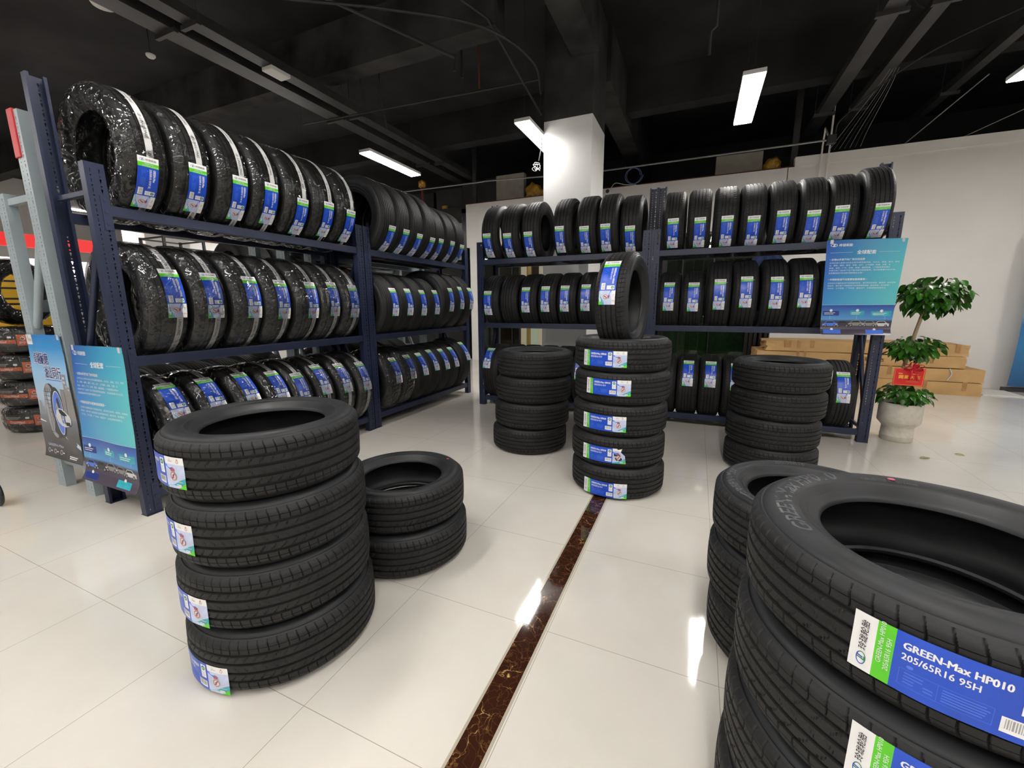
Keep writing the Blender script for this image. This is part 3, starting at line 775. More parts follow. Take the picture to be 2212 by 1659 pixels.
row_x(MID_CD, [(x, .323, .218, .203, 'rib', ((lx, a) + CW) if lx else None) for x, lx, a in ((-2.30, -2.322, 22.3), (-2.06, None, 0), (-1.815, -1.832, 28.8), (-1.58, -1.592, 30.2), (-1.35, -1.364, 30.8), (-1.115, -1.128, 32.3), (-.88, -.90, 30))], 'middle', GC, 'tyres on the middle tier before the column', 'the doorway')
row_x(BOT_CD, [(x, .352, .212, .203, 'slot', ((lx, a) + CW) if lx else None) for x, lx, a in ((-2.30, -2.339, 60.6), (-2.075, None, 0), (-1.85, None, 0), (-1.625, None, 0), (-1.40, None, 0), (-1.17, -1.17, 50), (-.94, None, 0), (-.70, None, 0))], 'bottom', GC, 'tyres on the bottom tier before the column', 'the doorway')
row_x(TOP, [(x, R, w, .203, p, (lx, a) + tt) for x, R, w, p, lx, a, tt in zip((-.275, -.045, .188, .412, .645, .872, 1.085, 1.318), (.326,) * 7 + (.34,), (.208,) * 7 + (.21,), ('slot',) * 3 + ('hp',) * 5, (-.275, -.034, .198, .415, .642, .869, 1.066, 1.335), (3.2, 1.4, .6, -2.6, 1.8, -1.4, 2.2, -2.4), (GM,) * 3 + (CW,) * 5)], 'top', GD, 'tyres on the top tier beside the tree', 'the column')
row_x(MID_CD, [(x, R, .208 if R < .32 else .22, .203, 'slot' if R < .32 else 'rib', ((lx, a) + tt) if lx else None) for x, R, lx, a, tt in ((-.276, .311, -.274, 37.1, GM), (-.052, .311, -.046, 35.8, GM), (.178, .35, .185, 26.5, DM), (.404, .35, .408, 30, DM), (.645, .35, .65, 28.2, DM), (.872, .35, .872, 30, DM), (1.10, .335, None, 0, DM))], 'middle', GD, 'tyres on the middle tier beside the tree', 'the column')
row_x(BOT_CD, [(x, R, .205, .203, 'slot', ((lx, a) + tt) if lx else None) for x, R, lx, a, tt in ((-.255, .335, None, 0, GM), (-.04, .335, -.04, 57.1, GM), (.17, .335, .169, 57.4, GM), (.385, .335, .40, 55, GM), (.60, .335, None, 0, GM), (.815, .335, None, 0, GM), (1.03, .335, None, 0, GM), (1.265, .333, 1.26, 47.8, GM))], 'bottom', GD, 'tyres on the bottom tier beside the tree', 'the column')

# ------------------------------------------------------------------ floor stacks
HP = 'GREEN-Max HP010'
def stack(items, grp):
    for (x, y, z, rz, R, Wd, st, kw, lab) in items:
        # flipped upside down: a local angle p shows at world angle rz - p
        tyre((x, y, z), (PI, 0, R_(rz)), R, Wd, .203, 'hp', True, st, label=lab, group=grp, **kw)
    
P4 = .2085
stack([
    (-.449, 2.884, .1045 + 4 * P4, -18, .316, P4, (110.9, -.016, HP, '205/55R16 91V'), {}, 'tyre at the top of the labelled five-tyre stack, under the upright tyre'),
    (-.443, 2.882, .1045 + 3 * P4, 40, .316, P4, (164.2, .014, HP, '205/55R16 91V'), {}, 'second tyre from the top of the labelled five-tyre stack'),
    (-.450, 2.880, .1045 + 2 * P4, 11, .316, P4, (137.2, -.009, HP, '205/55R16 91V'), {}, 'middle tyre of the labelled five-tyre stack'),
    (-.454, 2.879, .1045 + P4, 73, .316, P4, (197, -.01, HP, '205/55R16 91V', 'torn'), {}, 'tyre with torn label corner, second from bottom of the five-tyre stack'),
    (-.446, 2.870, .1045, 27, .316, P4, (149.3, -.034, HP, '205/55R16 91V'), {}, 'bottom tyre of the labelled five-tyre stack on the marble strip'),
], 'tyres of the labelled five-tyre stack')
# upright tyre seated in the hole of the top one
d_ = R_(-7.1)
tyre((-.452, 2.872, 1.272), Euler((R_(90), R_(0), R_(-90) + d_)), .316, P4, .203, 'hp', True, (50, -.012, HP, '205/55R16 91V'), label='upright tyre balanced on top of the labelled five-tyre stack', group=None)

PS1 = .2165
stack([
    (-1.432, .990, .108 + 3 * PS1, 10, .320, PS1, (10 + 78.5 + 52.8, .0, HP, '205/60R16 92V'), {'dot': None}, 'top tyre of the four-tyre stack in front of the wrapped-tyre rack'),
    (-1.415, .985, .108 + 2 * PS1, 65, .320, PS1, (65 + 81 + 52.8, .002, HP, '205/60R16 92V'), {}, 'second tyre down in the four-tyre stack before the wrapped-tyre rack'),
    (-1.412, .982, .108 + PS1, 31, .320, PS1, (31 + 78.5 + 52.8, -.03, HP, '205/60R16 92V'), {}, 'third tyre down in the four-tyre stack before the wrapped-tyre rack'),
    (-1.395, .975, .108, 83, .320, PS1, (83 + 72 + 52.8, -.047, HP, '205/60R16 92V'), {}, 'bottom tyre of the four-tyre stack before the wrapped-tyre rack'),
], 'tyres of the four-tyre stack by the wrapped-tyre rack')
stack([
    (-1.345, 1.632, .105 + P4, 0, .316, P4, None, {'dot': (-58, 'ink_red')}, 'upper tyre of the two-tyre stack, with a red paint dot'),
    (-1.325, 1.617, .105, 33, .316, P4, None, {}, 'lower tyre of the two-tyre stack on the floor'),
], 'tyres of the two-tyre stack')
PS3 = .218
stack([
    (-1.285, 3.435, .109 + 3 * PS3, 5, .332, PS3, None, {}, 'top tyre of the unlabelled stack before the back rack'),
    (-1.295, 3.42, .109 + 2 * PS3, 40, .332, PS3, None, {}, 'second tyre down in the unlabelled stack before the back rack'),
    (-1.305, 3.41, .109 + PS3, 75, .332, PS3, None, {}, 'third tyre down in the unlabelled stack before the back rack'),
    (-1.325, 3.405, .109, 20, .332, PS3, None, {}, 'bottom tyre of the unlabelled stack before the back rack'),
], 'tyres of the unlabelled stack before the back rack')
P5 = .2125
stack([
    (.600, 3.63, .106 + 3 * P5, 0, .316, P5, (22, 0, HP, '205/55R16 91V'), {}, 'top tyre of the four-tyre stack before the rack beside the potted tree'),
    (.603, 3.655, .106 + 2 * P5, 33, .316, P5, (33 + 14.3, 0, HP, '205/55R16 91V'), {}, 'second tyre down in the stack before the rack beside the potted tree'),
    (.588, 3.645, .106 + P5, 61, .316, P5, None, {}, 'third tyre down in the stack before the rack beside the potted tree'),
    (.592, 3.650, .106, 17, .316, P5, None, {}, 'bottom tyre of the stack before the rack beside the potted tree'),
], 'tyres of the stack before the tree-side rack')
stack([
    (.418, 1.655, .1035 + 2 * .207, 0, .31, .207, None, {'words': (('GREEN-Max', 215, .03, .30), ('205/55R16', 110, .018, .13))}, 'top tyre of the three-tyre stack behind the big labelled stack'),
    (.414, 1.645, .1035 + .207, 25, .31, .207, None, {}, 'middle tyre of the three-tyre stack behind the big labelled stack'),
    (.428, 1.642, .1035, 51, .31, .207, None, {}, 'bottom tyre of the three-tyre stack behind the big labelled stack'),
], 'tyres of the three-tyre stack')
P7 = .203
stack([
    (.484, 1.030, .1015 + 3 * P7 - .001, 0, .336, P7, (129.2, .005, HP, '205/65R16 95H'), {'words': (('GREEN-Max HP010', 203, .034, .50), ('LINGLONG', -5, .034, .26), ('TUBELESS STEEL BELTED RADIAL', 105, .008, .15)), 'dot': (-90, 'ink_red')}, 'top tyre of the big labelled stack, raised lettering on its sidewall'),
    (.473, 1.007, .1015 + 2 * P7, 47, .336, P7, (47 + 125.5, .032, HP, '205/65R16 95H'), {}, 'second tyre down in the big labelled stack, partly cut by the frame'),
    (.466, 1.000, .1015 + P7, 15, .336, P7, None, {}, 'third tyre down in the big labelled stack by the frame edge'),
    (.460, .992, .1015, 70, .336, P7, None, {}, 'bottom tyre of the big labelled stack by the frame edge'),
], 'tyres of the big labelled stack')

# ------------------------------------------------------------------ room shell
def slab(name, lo, hi, m_, kind='structure'):
    return tag(MB().box(lo, hi).build(name, m_), kind=kind)
XL, XR, YB, YF, ZC = -18.0, 7.5, 11.5, -6.0, 4.86
slab('floor', (XL, YF, -.12), (XR, YB, 0), 'floor')
# inlaid marble line with its pale edging and cross joints
mb = MB(); mb.box((-.5516, YF + .01, 0), (-.4556, 8.3, .0012), 0)
MATS_STRIP = ['marble', 'edging', 'ink_black']
for x in (-.5516, -.4556): mb.box((x - .0045, YF + .01, 0), (x + .0045, 8.3, .0013), 1)
for k in range(-11, 13):
    y = .745 + .6 * k; mb.box((-.5456, y - .001, .0012), (-.4616, y + .001, .0014), 2)
structure(mb.build('trim_1', MATS_STRIP))
slab('ceiling', (XL, YF, ZC), (XR, YB, ZC + .15), 'black_paint')
slab('wall_left', (XL - .15, YF, 0), (XL, YB, ZC), 'wall_white')
slab('wall_right', (XR, YF, 0), (XR + .15, YB, ZC), 'wall_white')
slab('wall_front', (XL, YF - .15, 0), (XR, YF, ZC), 'wall_white')
slab('wall_rear', (XL, YB, 0), (XR, YB + .15, ZC), 'black_paint')
# partition at the back: white fascia over a glazed shopfront, solid white further along
YP = 8.5
mb = MB()
mb.box((-4.84, YP, 2.53), (1.2, YP + .12, 3.44)); mb.box((1.19, YP, 0), (XR, YP + .12, 3.44))
mb.box((1.28, YP - .012, 3.44), (XR, YP + .12, 3.585)); mb.box((1.28, YP - .012, 3.35), (1.34, YP, 3.44))
mb.box((-4.76, YP, 0), (-4.545, YP + .12, 2.53))
mb.box((-6.9, 9.2, 3.39), (-4.84, 9.32, 3.60))
structure(mb.build('wall_back', 'wall_white'))
mb = MB().box((-4.7, YP + .02, 3.44), (1.28, YP + .1, 3.462)); structure(mb.build('trim_2', 'grout_brown'))
mb = MB().box((1.2, YP - .012, 0), (XR, YP, .09)); structure(mb.build('baseboard_back', 'wall_white'))
# shopfront windows: dark frames, tinted panes and what stands behind
def window(name, x0, x1, z0, z1, y, mull=(), fw=.05):
    t = MB()
    for a, b in ((x0, x0 + fw), (x1 - fw, x1)): t.box((a, y, z0), (b, y + .07, z1))
    for a, b in ((z0, z0 + fw), (z1 - fw, z1)): t.box((x0 + fw, y, a), (x1 - fw, y + .07, b))
    for x in mull: t.box((x - .012, y + .01, z0 + fw), (x + .012, y + .06, z1 - fw))
    o = structure(t.build(name, 'dark_frame'))
    p = MB().box((x0 + fw, y + .03, z0 + fw), (x1 - fw, y + .038, z1 - fw)).build('pane', 'glass', o)
    return o
window('window_1', -.62, .86, .05, 2.53, YP + .02, (-.30, .22))
window('window_2', -4.545, -3.53, .05, 2.53, YP + .02, (-3.75,))
window('window_3', -2.98, -.62, .05, 2.53, YP + .02, (-2.3,))
mb = MB().box((-3.53, YP + .02, 0), (-3.40, YP + .14, 2.53)).box((-3.12, YP + .02, 0), (-2.98, YP + .14, 2.53)); structure(mb.build('door_1', 'cream'))
mb = MB().box((-3.40, YP + .05, 0), (-3.31, YP + .1, 2.53)); structure(mb.build('trim_3', 'mesh_gold'))
mb = MB().box((-3.31, YP + .05, 0), (-3.12, YP + .09, 1.1)); structure(mb.build('door_2', 'pale_green'))
mb = MB()
for x in (.88, .95, 1.03, 1.11): mb.box((x, YP - .01, 0), (x + .045, YP + .1, 2.53))
structure(mb.build('trim_4', 'dark_frame'))
mb = MB().box((-4.5, 9.3, 0), (-3.2, 9.35, 2.5)); structure(mb.build('door_3', 'maroon'))
mb = MB().box((-.6, 8.85, 0), (-.18, 8.9, 1.02), 0).box((-.17, 8.85, 0), (.82, 8.9, 1.02), 1); structure(mb.build('trim_5', ['pale_green', 'green_board']))
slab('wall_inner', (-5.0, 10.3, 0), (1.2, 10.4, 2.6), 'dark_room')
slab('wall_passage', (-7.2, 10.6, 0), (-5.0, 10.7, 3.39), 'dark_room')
mb = MB().box((-5.95, 9.6, 2.4), (-4.95, 9.65, 3.3)); structure(mb.build('window_4', 'pale_green'))
mb = MB().box((-5.02, 8.62, 0), (-4.9, 8.74, 3.39)); structure(mb.build('door_4', 'dark_frame'))

# pillar: white below, sprayed black above
mb = MB().bbox((-1.962, 5.5, 0), (-1.333, 6.22, 3.55), .008, 0).box((-1.958, 5.504, 3.55), (-1.337, 6.216, ZC), 1)
structure(mb.build('column', ['col_white', 'dark_conc']))
mb = MB().bbox((-10.9, 4.95, 0), (-10.1, 5.75, 3.3), .008, 0).box((-10.9, 4.95, 3.3), (-10.1, 5.75, ZC), 1)
structure(mb.build('column', ['col_white', 'dark_conc']))

# concrete beams under the slab
mb = MB()
mb.box((XL, 4.68, 4.28), (-2.25, 4.94, ZC)); structure(mb.build('ceiling_beam', 'dark_conc'))
mb = MB().box((XL, 7.5, 4.29), (XR, 7.76, ZC)); structure(mb.build('ceiling_beam', 'black_paint'))
mb = MB().box((-1.60, 6.22, 4.2), (-1.28, YB, ZC)); structure(mb.build('ceiling_beam', 'dark_conc'))
mb = MB().box((-1.6, 1.2, 4.2), (-1.28, 5.5, ZC)); structure(mb.build('ceiling_beam', 'dark_conc'))
mb = MB().box((XL, 1.6, 4.28), (-2.2, 1.86, ZC)); structure(mb.build('ceiling_beam', 'dark_conc'))
mb = MB().box((-1.28, 4.3, 4.45), (XR, 4.5, ZC)); structure(mb.build('ceiling_beam', 'dark_conc'))

# ------------------------------------------------------------------ pendant lamps
def lamp(x, y, z, label, group=None, L=1.2, w=.2):
    t = empty('pendant_lamp', (x, y, z), (0, 0, 0), label, 'lamp', group)
    MB().bbox((-w / 2, -L / 2, .004), (w / 2, L / 2, .045), .006).build('housing', 'lamp_body', t)
    MB().bbox((-w / 2 + .006, -L / 2 + .006, -.006), (w / 2 - .006, L / 2 - .006, .0035), .004).build('diffuser', 'lamp_glow', t)
    for s in (-1, 1):
        yy = s * (L / 2 - .08)
        MB().tube([(-w / 2 + .03, yy, .045), (0, yy, .12), (w / 2 - .03, yy, .045)], .002, 5).tube([(0, yy, .12), (0, yy, ZC - z)], .0018, 5).build('hanging_wire', 'pipe_dark', t)
    return t
LZ = 3.39
lamp(-4.47, 5.6, LZ, 'glowing linear pendant lamp above the rack by the doorway')
lamp(-2.062, 5.6, LZ, 'glowing linear pendant lamp close against the side of the column')
lamp(.34, 5.55, LZ, 'glowing linear pendant lamp above the rack beside the tree')
lamp(2.72, 5.55, LZ, 'glowing pendant lamp cut by the picture edge above the long white wall')
for x, y in ((-2.06, 1.2), (.34, 1.2), (2.72, 1.2), (5.1, 1.2), (5.1, 5.55), (-4.47, -1.0), (-2.06, -1.0), (.34, -1.0), (2.72, -1.0), (-4.47, -4), (-2.06, -4), (.34, -4), (2.72, -4), (-6.9, -1.0), (-6.9, 5.6), (-9.3, -1.0), (-9.3, 8.2), (-11.7, 8.2)):
    lamp(x, y, LZ, 'linear pendant lamp of the rows outside the picture', 'pendant lamps outside the picture')
lamp(-1.6, 9.4, 3.0, 'unseen ceiling lamp added inside the glazed room behind the back rack', None, .6)  # unseen lamp, added to brighten the green board behind the glass
lamp(-12.0, 4.55, 3.25, 'far glowing lamp seen past the grey posts, at the picture edge', None)
lamp(-13.6, 5.85, 3.25, 'far glowing lamp seen between the dark post and the navy post', None)
lamp(-10.9, 4.45, 2.95, 'far glowing lamp seen just behind the first navy front post', None, .9)

# ------------------------------------------------------------------ things under the ceiling
def cable_tray(x0, x1, y0, y1, z, label, d=.1):
    t = empty('cable_tray', ((x0 + x1) / 2, (y0 + y1) / 2, z), (0, 0, 0), label, 'cable tray', 'cable trays under the ceiling')
    w = (x1 - x0) / 2; L = (y1 - y0) / 2
    MB().box((-w, -L, 0), (w, L, .003)).box((-w, -L, .003), (-w + .003, L, d)).box((w - .003, -L, .003), (w, L, d)).build('channel', 'tray', t)
    n = max(2, int(L * 2 / 2.2))
    for k in range(n):
        y = -L + (k + .5) * 2 * L / n
        MB().box((-w - .05, y - .02, -.042), (w + .05, y + .02, -.001)).tube([(-w - .035, y, -.04), (-w - .035, y, ZC - z)], .005, 6).tube([(w + .035, y, -.04), (w + .035, y, ZC - z)], .005, 6).build('hanger', 'tray', t)
    return t
cable_tray(1.47, 1.64, 4.6, 9.5, 4.1, 'narrow cable tray above the tree-side rack')
cable_tray(1.90, 2.03, 4.6, 9.5, 4.1, 'thin cable tray carrying loose cables toward the long white wall')
cable_tray(2.95, 3.06, 4.9, 9.5, 4.15, 'cable tray beside the lamp at the picture edge')
cable_tray(-5.42, -5.18, 1.95, 11, 4.08, 'broad cable tray running over the wrapped-tyre rack')
cable_tray(-4.97, -4.80, 1.95, 11, 4.06, 'narrow cable tray beside the small white box')

def pipe(name, pts, r, m_, label, cat, group=None, n=8):
    return tag(MB().tube(pts, r, n).build(name, m_), label, cat, group)
def arc(pts, n=14):
    """Catmull-Rom through the points"""
    P = [Vector(p) for p in pts]; P = [P[0] * 2 - P[1]] + P + [P[-1] * 2 - P[-2]]; out = []
    for i in range(1, len(P) - 2):
        for k in range(n):
            t = k / n; a, b, c, d = P[i - 1:i + 3]
            out.append(.5 * ((2 * b) + (c - a) * t + (2 * a - 5 * b + 4 * c - d) * t * t + (3 * b - a - 3 * c + d) * t ** 3))
    return out + [P[-2]]
pipe('conduit_pipe', [(-6.4, 8.2, 3.79), (-4.3, 8.1, 3.74), (-4.1, 8.05, 3.73), (-2.0, 7.9, 3.585), (1.55, 7.9, 3.6)], .014, 'pipe', 'pale grey conduit running along above the back partition', 'pipe')
t = empty('junction_box', (1.605, 7.9, 3.6), label='small dark junction box at the end of the conduit', cat='box')
MB().bbox((-.05, -.04, -.06), (.06, .04, .06), .006).build('body', 'pipe_dark', t)
pipe('drop_pipe', [(1.62, 8.46, 3.0), (1.62, 8.46, 3.7), (1.60, 8.3, 3.9), (1.58, 7.95, 3.66)], .012, 'wall_white', 'white pipe dropping down the wall from the junction box', 'pipe')
pipe('drop_pipe', [(1.715, 8.46, 3.0), (1.715, 8.46, 4.86)], .013, 'wall_white', 'second white pipe on the wall below the junction box', 'pipe')
pipe('sprinkler_pipe', arc([(-6.8, 2.2, 4.38), (-4.7, 2.95, 4.30), (-3.8, 3.29, 4.12), (-3.04, 3.74, 4.1), (-2.26, 4.39, 4.1), (-1.97, 5.1, 4.05), (-1.985, 5.46, 3.86)]), .013, 'pipe_dark', 'long dark pipe bending toward the top of the column', 'pipe')
pipe('sprinkler_pipe', [(-5.6, 5.0, 3.93), (-1.975, 5.35, 3.97)], .011, 'pipe_dark', 'thin dark pipe crossing under the slab to the column', 'pipe')
pipe('sprinkler_pipe', [(-4.4, 3.0, 4.55), (-2.9, 4.9, 4.2), (-2.9, 4.9, 4.05)], .018, 'pipe_dark', 'slanting dark pipe under the slab', 'pipe')
pipe('sprinkler_pipe', [(-3.1, 2.9, 4.5), (-2.3, 4.6, 4.3), (-1.985, 5.47, 3.62)], .012, 'pipe_dark', 'dark pipe slanting down to the side of the column', 'pipe')
pipe('hanging_rod', [(-2.97, 5.2, 4.86), (-2.97, 5.2, 4.12)], .016, 'pipe_dark', 'black square hanging rod under the slab, longer of two', 'rod')
pipe('hanging_rod', [(-2.83, 5.4, 4.6), (-2.83, 5.4, 4.06)], .012, 'grout_brown', 'rusty red hanging rod beside the black one', 'rod')
pipe('hanging_rod', [(-4.3, 5.2, 4.86), (-4.3, 5.2, 4.2), (-4.25, 5.25, 3.75)], .011, 'pipe_dark', 'black flexible drop above the first glowing lamp', 'rod')
pipe('hanging_rod', [(-.02, 4.25, 4.45), (-.02, 4.25, 3.5), (-.06, 4.25, 3.47), (-.06, 4.25, 3.3)], .011, 'pipe_dark', 'black cranked sprinkler drop above the tree-side rack', 'rod')
pipe('loose_cable', arc([(-1.985, 5.46, 3.86), (-2.0, 5.44, 3.6), (-1.99, 5.45, 3.45), (-1.975, 5.47, 3.3), (-2.01, 5.45, 3.08)]), .008, 'cable', 'black cable hanging down the edge of the column', 'cable')
rnd = random.Random(2)
def scribble(c, r, n): return arc([(c[0] + r * rnd.uniform(-1, 1), c[1] + .3 * r * rnd.uniform(-1, 1), c[2] + r * rnd.uniform(-1.2, 1)) for _ in range(n)], 8)
tag(MB().tube(scribble((-2.04, 5.43, 3.02), .055, 16), .0025, 5).build('wire_coil', 'cable_white'), 'tangled white wire coil hanging beside the column under the lamp', 'wire')
for k in range(7):
    x = 1.93 + .014 * k
    pipe('loose_cable', arc([(x, 7.0, 4.09 - .05), (x - .05 + .012 * k, 7.35, 3.92), (1.75 + .05 * k, 8.0, 3.70), (1.70 + .065 * k, 8.4, 3.6)], 8), .003, 'cable' if k % 2 else 'pipe', 'thin cable fanning down from the tray to the white wall top', 'cable', 'cables fanning to the wall top', 6)
pipe('loose_cable', arc([(1.64, 7.9, 3.66), (1.68, 7.6, 3.8), (2.2, 6.6, 4.0), (3.4, 5.6, 4.05), (5, 4.8, 4.1)], 10), .009, 'cable', 'thick black cable swooping from the junction box toward the lamp', 'cable')
pipe('loose_cable', arc([(1.2, 5.0, 4.6), (1.95, 6.4, 4.35), (2.3, 5.7, 4.35), (3.4, 5.0, 4.6)], 10), .007, 'cable', 'black cable looping over the two trays', 'cable')
pipe('loose_rod', [(2.65, 8.55, 3.59), (3.0, 7.4, 3.95)], .007, 'pipe', 'bright slanting rod over the long white wall', 'rod')
pipe('loose_rod', [(3.3, 8.55, 3.59), (4.2, 7.6, 3.9)], .006, 'pipe', 'thin rod over the long white wall near the picture edge', 'rod')
# round detector, box, sprinkler
t = empty('ceiling_disc', (-5.58, 2.7, 4.2), label='round white detector disc under the ceiling, cut by the top edge', cat='detector')
MB().lathe([(0, -.03), (.05, -.032), (.09, -.028), (.10, -.012), (.10, 0), (0, 0)], 32).build('disc', 'white_plastic', t)
MB().tube([(0, 0, 0), (0, 0, ZC - 4.2)], .01, 6).build('stem', 'pipe_dark', t)
t = empty('ceiling_box', (-4.885, 4.03, 4.105), label='small white box fixed under the narrow cable tray', cat='box')
MB().bbox((-.085, -.13, -.09), (.085, .13, -.046), .008).build('body', 'white_plastic', t)
t = empty('smoke_detector', (-5.75, 3.15, 4.0), label='small pale smoke detector above the wrapped tyres', cat='detector')
MB().lathe([(0, -.035), (.03, -.033), (.045, -.015), (.045, 0), (0, 0)], 20).build('dome', 'white_plastic', t)
MB().tube([(0, 0, 0), (0, 0, ZC - 4.0)], .006, 6).build('stem', 'pipe_dark', t)
# uprights between partition top and beam
for x, y, lb in ((-4.67, 8.62, 'grey steel upright on the fascia above the doorway'), (1.285, 8.7, 'grey steel upright where the white wall steps up')):
    tag(MB().box((x - .045, y - .03, 3.44), (x + .045, y + .03, ZC)).build('steel_upright', 'tray'), lb, 'post')
# stored stuff on top of the shopfront
def board(name, lo, hi, m_, label, cat): return tag(MB().bbox(lo, hi, .012).build(name, m_), label, cat)
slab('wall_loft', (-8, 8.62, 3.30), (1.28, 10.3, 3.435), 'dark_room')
board('wrapped_board', (-6.6, 8.95, 3.436), (-5.98, 9.15, 3.93), 'dark_wrap', 'dark wrapped panel on the loft, beside the red stake', 'panel')
board('wrapped_board', (-5.9, 8.95, 3.436), (-5.18, 9.15, 3.95), 'dark_wrap', 'dark wrapped panel on the loft with a yellow tag', 'panel')
board('wrapped_board', (-5.15, 8.9, 3.436), (-4.28, 9.1, 4.02), 'dark_wrap', 'dark wrapped panel on the loft behind the grey upright', 'panel')
board('foam_panel', (-4.26, 8.85, 3.436), (-3.60, 9.0, 4.05), 'foam', 'off-white panel standing on the loft beside the column', 'panel')
board('foam_panel', (.12, 8.8, 3.436), (.85, 9.1, 3.84), 'foam', 'off-white box on the loft above the tree-side rack', 'box')
def bundle(name, c, r, seed, label):
    bm = bmesh.new(); bmesh.ops.create_icosphere(bm, subdivisions=3, radius=1); rg = random.Random(seed)
    for v in bm.verts:
        k = 1 + .16 * math.sin(v.co.x * 5 + seed) * math.cos(v.co.z * 6) + rg.uniform(-.05, .05); v.co = Vector((v.co.x * r[0] * k, v.co.y * r[1] * k, max(v.co.z, -.75) * r[2] * k))
    bm.verts.index_update(); mb = MB().add([v.co[:] for v in bm.verts], [[v.index for v in f.verts] for f in bm.faces]); bm.free()
    o = mb.build(name, 'yellow', None, c); tag(o, label, 'bundle'); return o
bundle('fabric_bundle', (-3.36, 8.85, 3.60), (.20, .13, .2), 3, 'yellow cloth bundle on the loft behind the column')
bundle('fabric_bundle', (1.0, 8.85, 3.57), (.14, .12, .16), 5, 'yellow cloth bundle on the loft beside the wall step')
bundle('fabric_bundle', (-6.14, 8.74, 4.06), (.09, .08, .09), 8, 'small orange bundle on the red stake')
tag(MB().box((-6.16, 8.72, 3.436), (-6.12, 8.76, 4.0)).build('stake', 'grout_brown'), 'dark red stake standing on the loft', 'stake')
tag(MB().box((-5.6, 8.72, 3.436), (-5.48, 8.78, 3.53)).build('small_box', 'yellow'), 'small yellow box on the loft edge', 'box')
# camera on the wall with its cable
t = empty('security_camera', (-1.705, 8.40, 3.36), label='small white security camera on the wall beside the column', cat='camera')
MB().tube([(0, .1, 0), (0, .04, 0), (0, -.04, -.005)], [.03, .045, .045], 14).build('housing', 'white_plastic', t)
MB().tube([(0, -.041, -.005), (0, -.052, -.006)], [.036, .030], 14).build('lens', 'black_plastic', t)
pipe('camera_cable', arc([(-1.68, 8.47, 3.40), (-1.58, 8.44, 3.50), (-1.4, 8.46, 3.46), (-1.2, 8.48, 3.44)]), .006, 'cable_white', 'white cable arching from the security camera', 'cable')
tag(MB().tube([(-1.27 + .14 * math.cos(a) + .012 * a / 3, 8.42, 3.585 + .135 * math.sin(a)) for a in np.linspace(0, 4 * PI, 48)], .006, 6).build('cable_coil', 'cable_blue'), 'coil of blue cable at the top edge of the fascia', 'cable')

# ------------------------------------------------------------------ pale grey rack behind the wrapped tyres
def grey_rack(y0, y1, tops, label, red=False):
    t = empty('grey_rack', (-3.84, y0, 0), (0, 0, 0), label, 'rack', 'pale grey racks')
    pw = .10
    for yy, first in ((0, True), (y1 - y0, False)):
        for xx, h in ((-.27, 1.95), (.13, 2.36)):
            M = Matrix.Translation((xx, yy, 0))
            vs, fs = plate(pw, h)
            mb = MB().add([M @ Vector(p) for p in vs], fs)
            mb.box((xx, yy + .003, 0), (xx + .003, yy + .055, h)).box((xx + pw - .003, yy + .003, 0), (xx + pw, yy + .055, h))
            p = mb.build('post', 'grey_steel', t)
            if first and red and xx > 0:
                MB().bbox((xx - .012, yy - .008, 2.11), (xx + .055, yy + .06, 2.37), .004).build('end_cap', 'red_cap', p)
        for z in (.19, 1.9): MB().bbox((-.18, yy + .014, z - .02), (.14, yy + .046, z + .02), .003).build('brace', 'grey_steel', t)
        for a, b in (((.14, 1.72), (-.18, 1.12)), ((-.18, 1.05), (.14, .3))):
            MB().tube([(a[0], yy + .03, a[1]), (b[0], yy + .03, b[1])], .022, 8).build('brace', 'grey_steel', t)
    for z in tops:
        for x in (-.285, .165): MB().bbox((x - .02, .056, z - .08), (x + .02, y1 - y0 - .001, z), .003).build('rail', 'grey_steel', t)
    return t
grey_rack(1.25, 2.87, (.22, 1.30), 'pale grey steel rack with a red post cap behind the wrapped tyres', True)
grey_rack(3.17, 5.05, (.22, 1.12, 1.80), 'pale grey steel rack further back behind the rack by the doorway')
def grey_row(ys, zr, R, lab, st=None, W_=.215):
    z = zr + math.sqrt(R * R - .2052 ** 2) + .001
    for i, y in enumerate(ys):
        s = (10, 0, 'CrossWind', '205/65R15') if st and i in st else None
        o = tyre((-3.90, y, z), STAND_Y, R, W_, .203, 'multi', False, s, label=lab, group=lab)
        
grey_row((1.60, 1.83, 2.06, 2.29, 2.52, 2.73), .22, .33, 'plain black tyre on the lower tier of the grey rack with the red cap', None, .2)
grey_row((3.42, 3.66, 3.90, 4.14, 4.38, 4.62), 1.80, .30, 'plain black tyre on the top tier of the further grey rack')
grey_row((3.42, 3.66, 3.90, 4.14, 4.38, 4.62), .22, .33, 'plain black tyre on the lower tier of the further grey rack')
for k, y in enumerate((3.50, 3.74)):
    t = tyre((-3.90, y, 1.12 + math.sqrt(.33 ** 2 - .2052 ** 2) + .001), STAND_Y, .33, .205, .203, 'multi', label='black tyre with orange-white tag on the further grey rack, ' + ('beside the post' if k == 0 else 'one in from the post'), group='tagged tyres on the grey rack')
    s = Sheet(); s.rect(0, 0, .07, .06, 'ink_orange', 0, .01); s.ring(.035, .03, .02, .02, .006, 'ink_white', .0003); s.rect(.07, 0, .19, .06, 'ink_white', 0, .01); s.lines(.08, .01, .18, .05, 4, 'ink_grey', .0003)
    o = link(bpy.data.objects.new('paper_label', s.to_mesh('paper_label', lambda u, v, h: ((.3315 + h) * math.cos(-u / .33), (.3315 + h) * math.sin(-u / .33), -(v - .03)))), t); o.rotation_euler.z = R_(60)
    o['label'] = 'orange and white paper label'

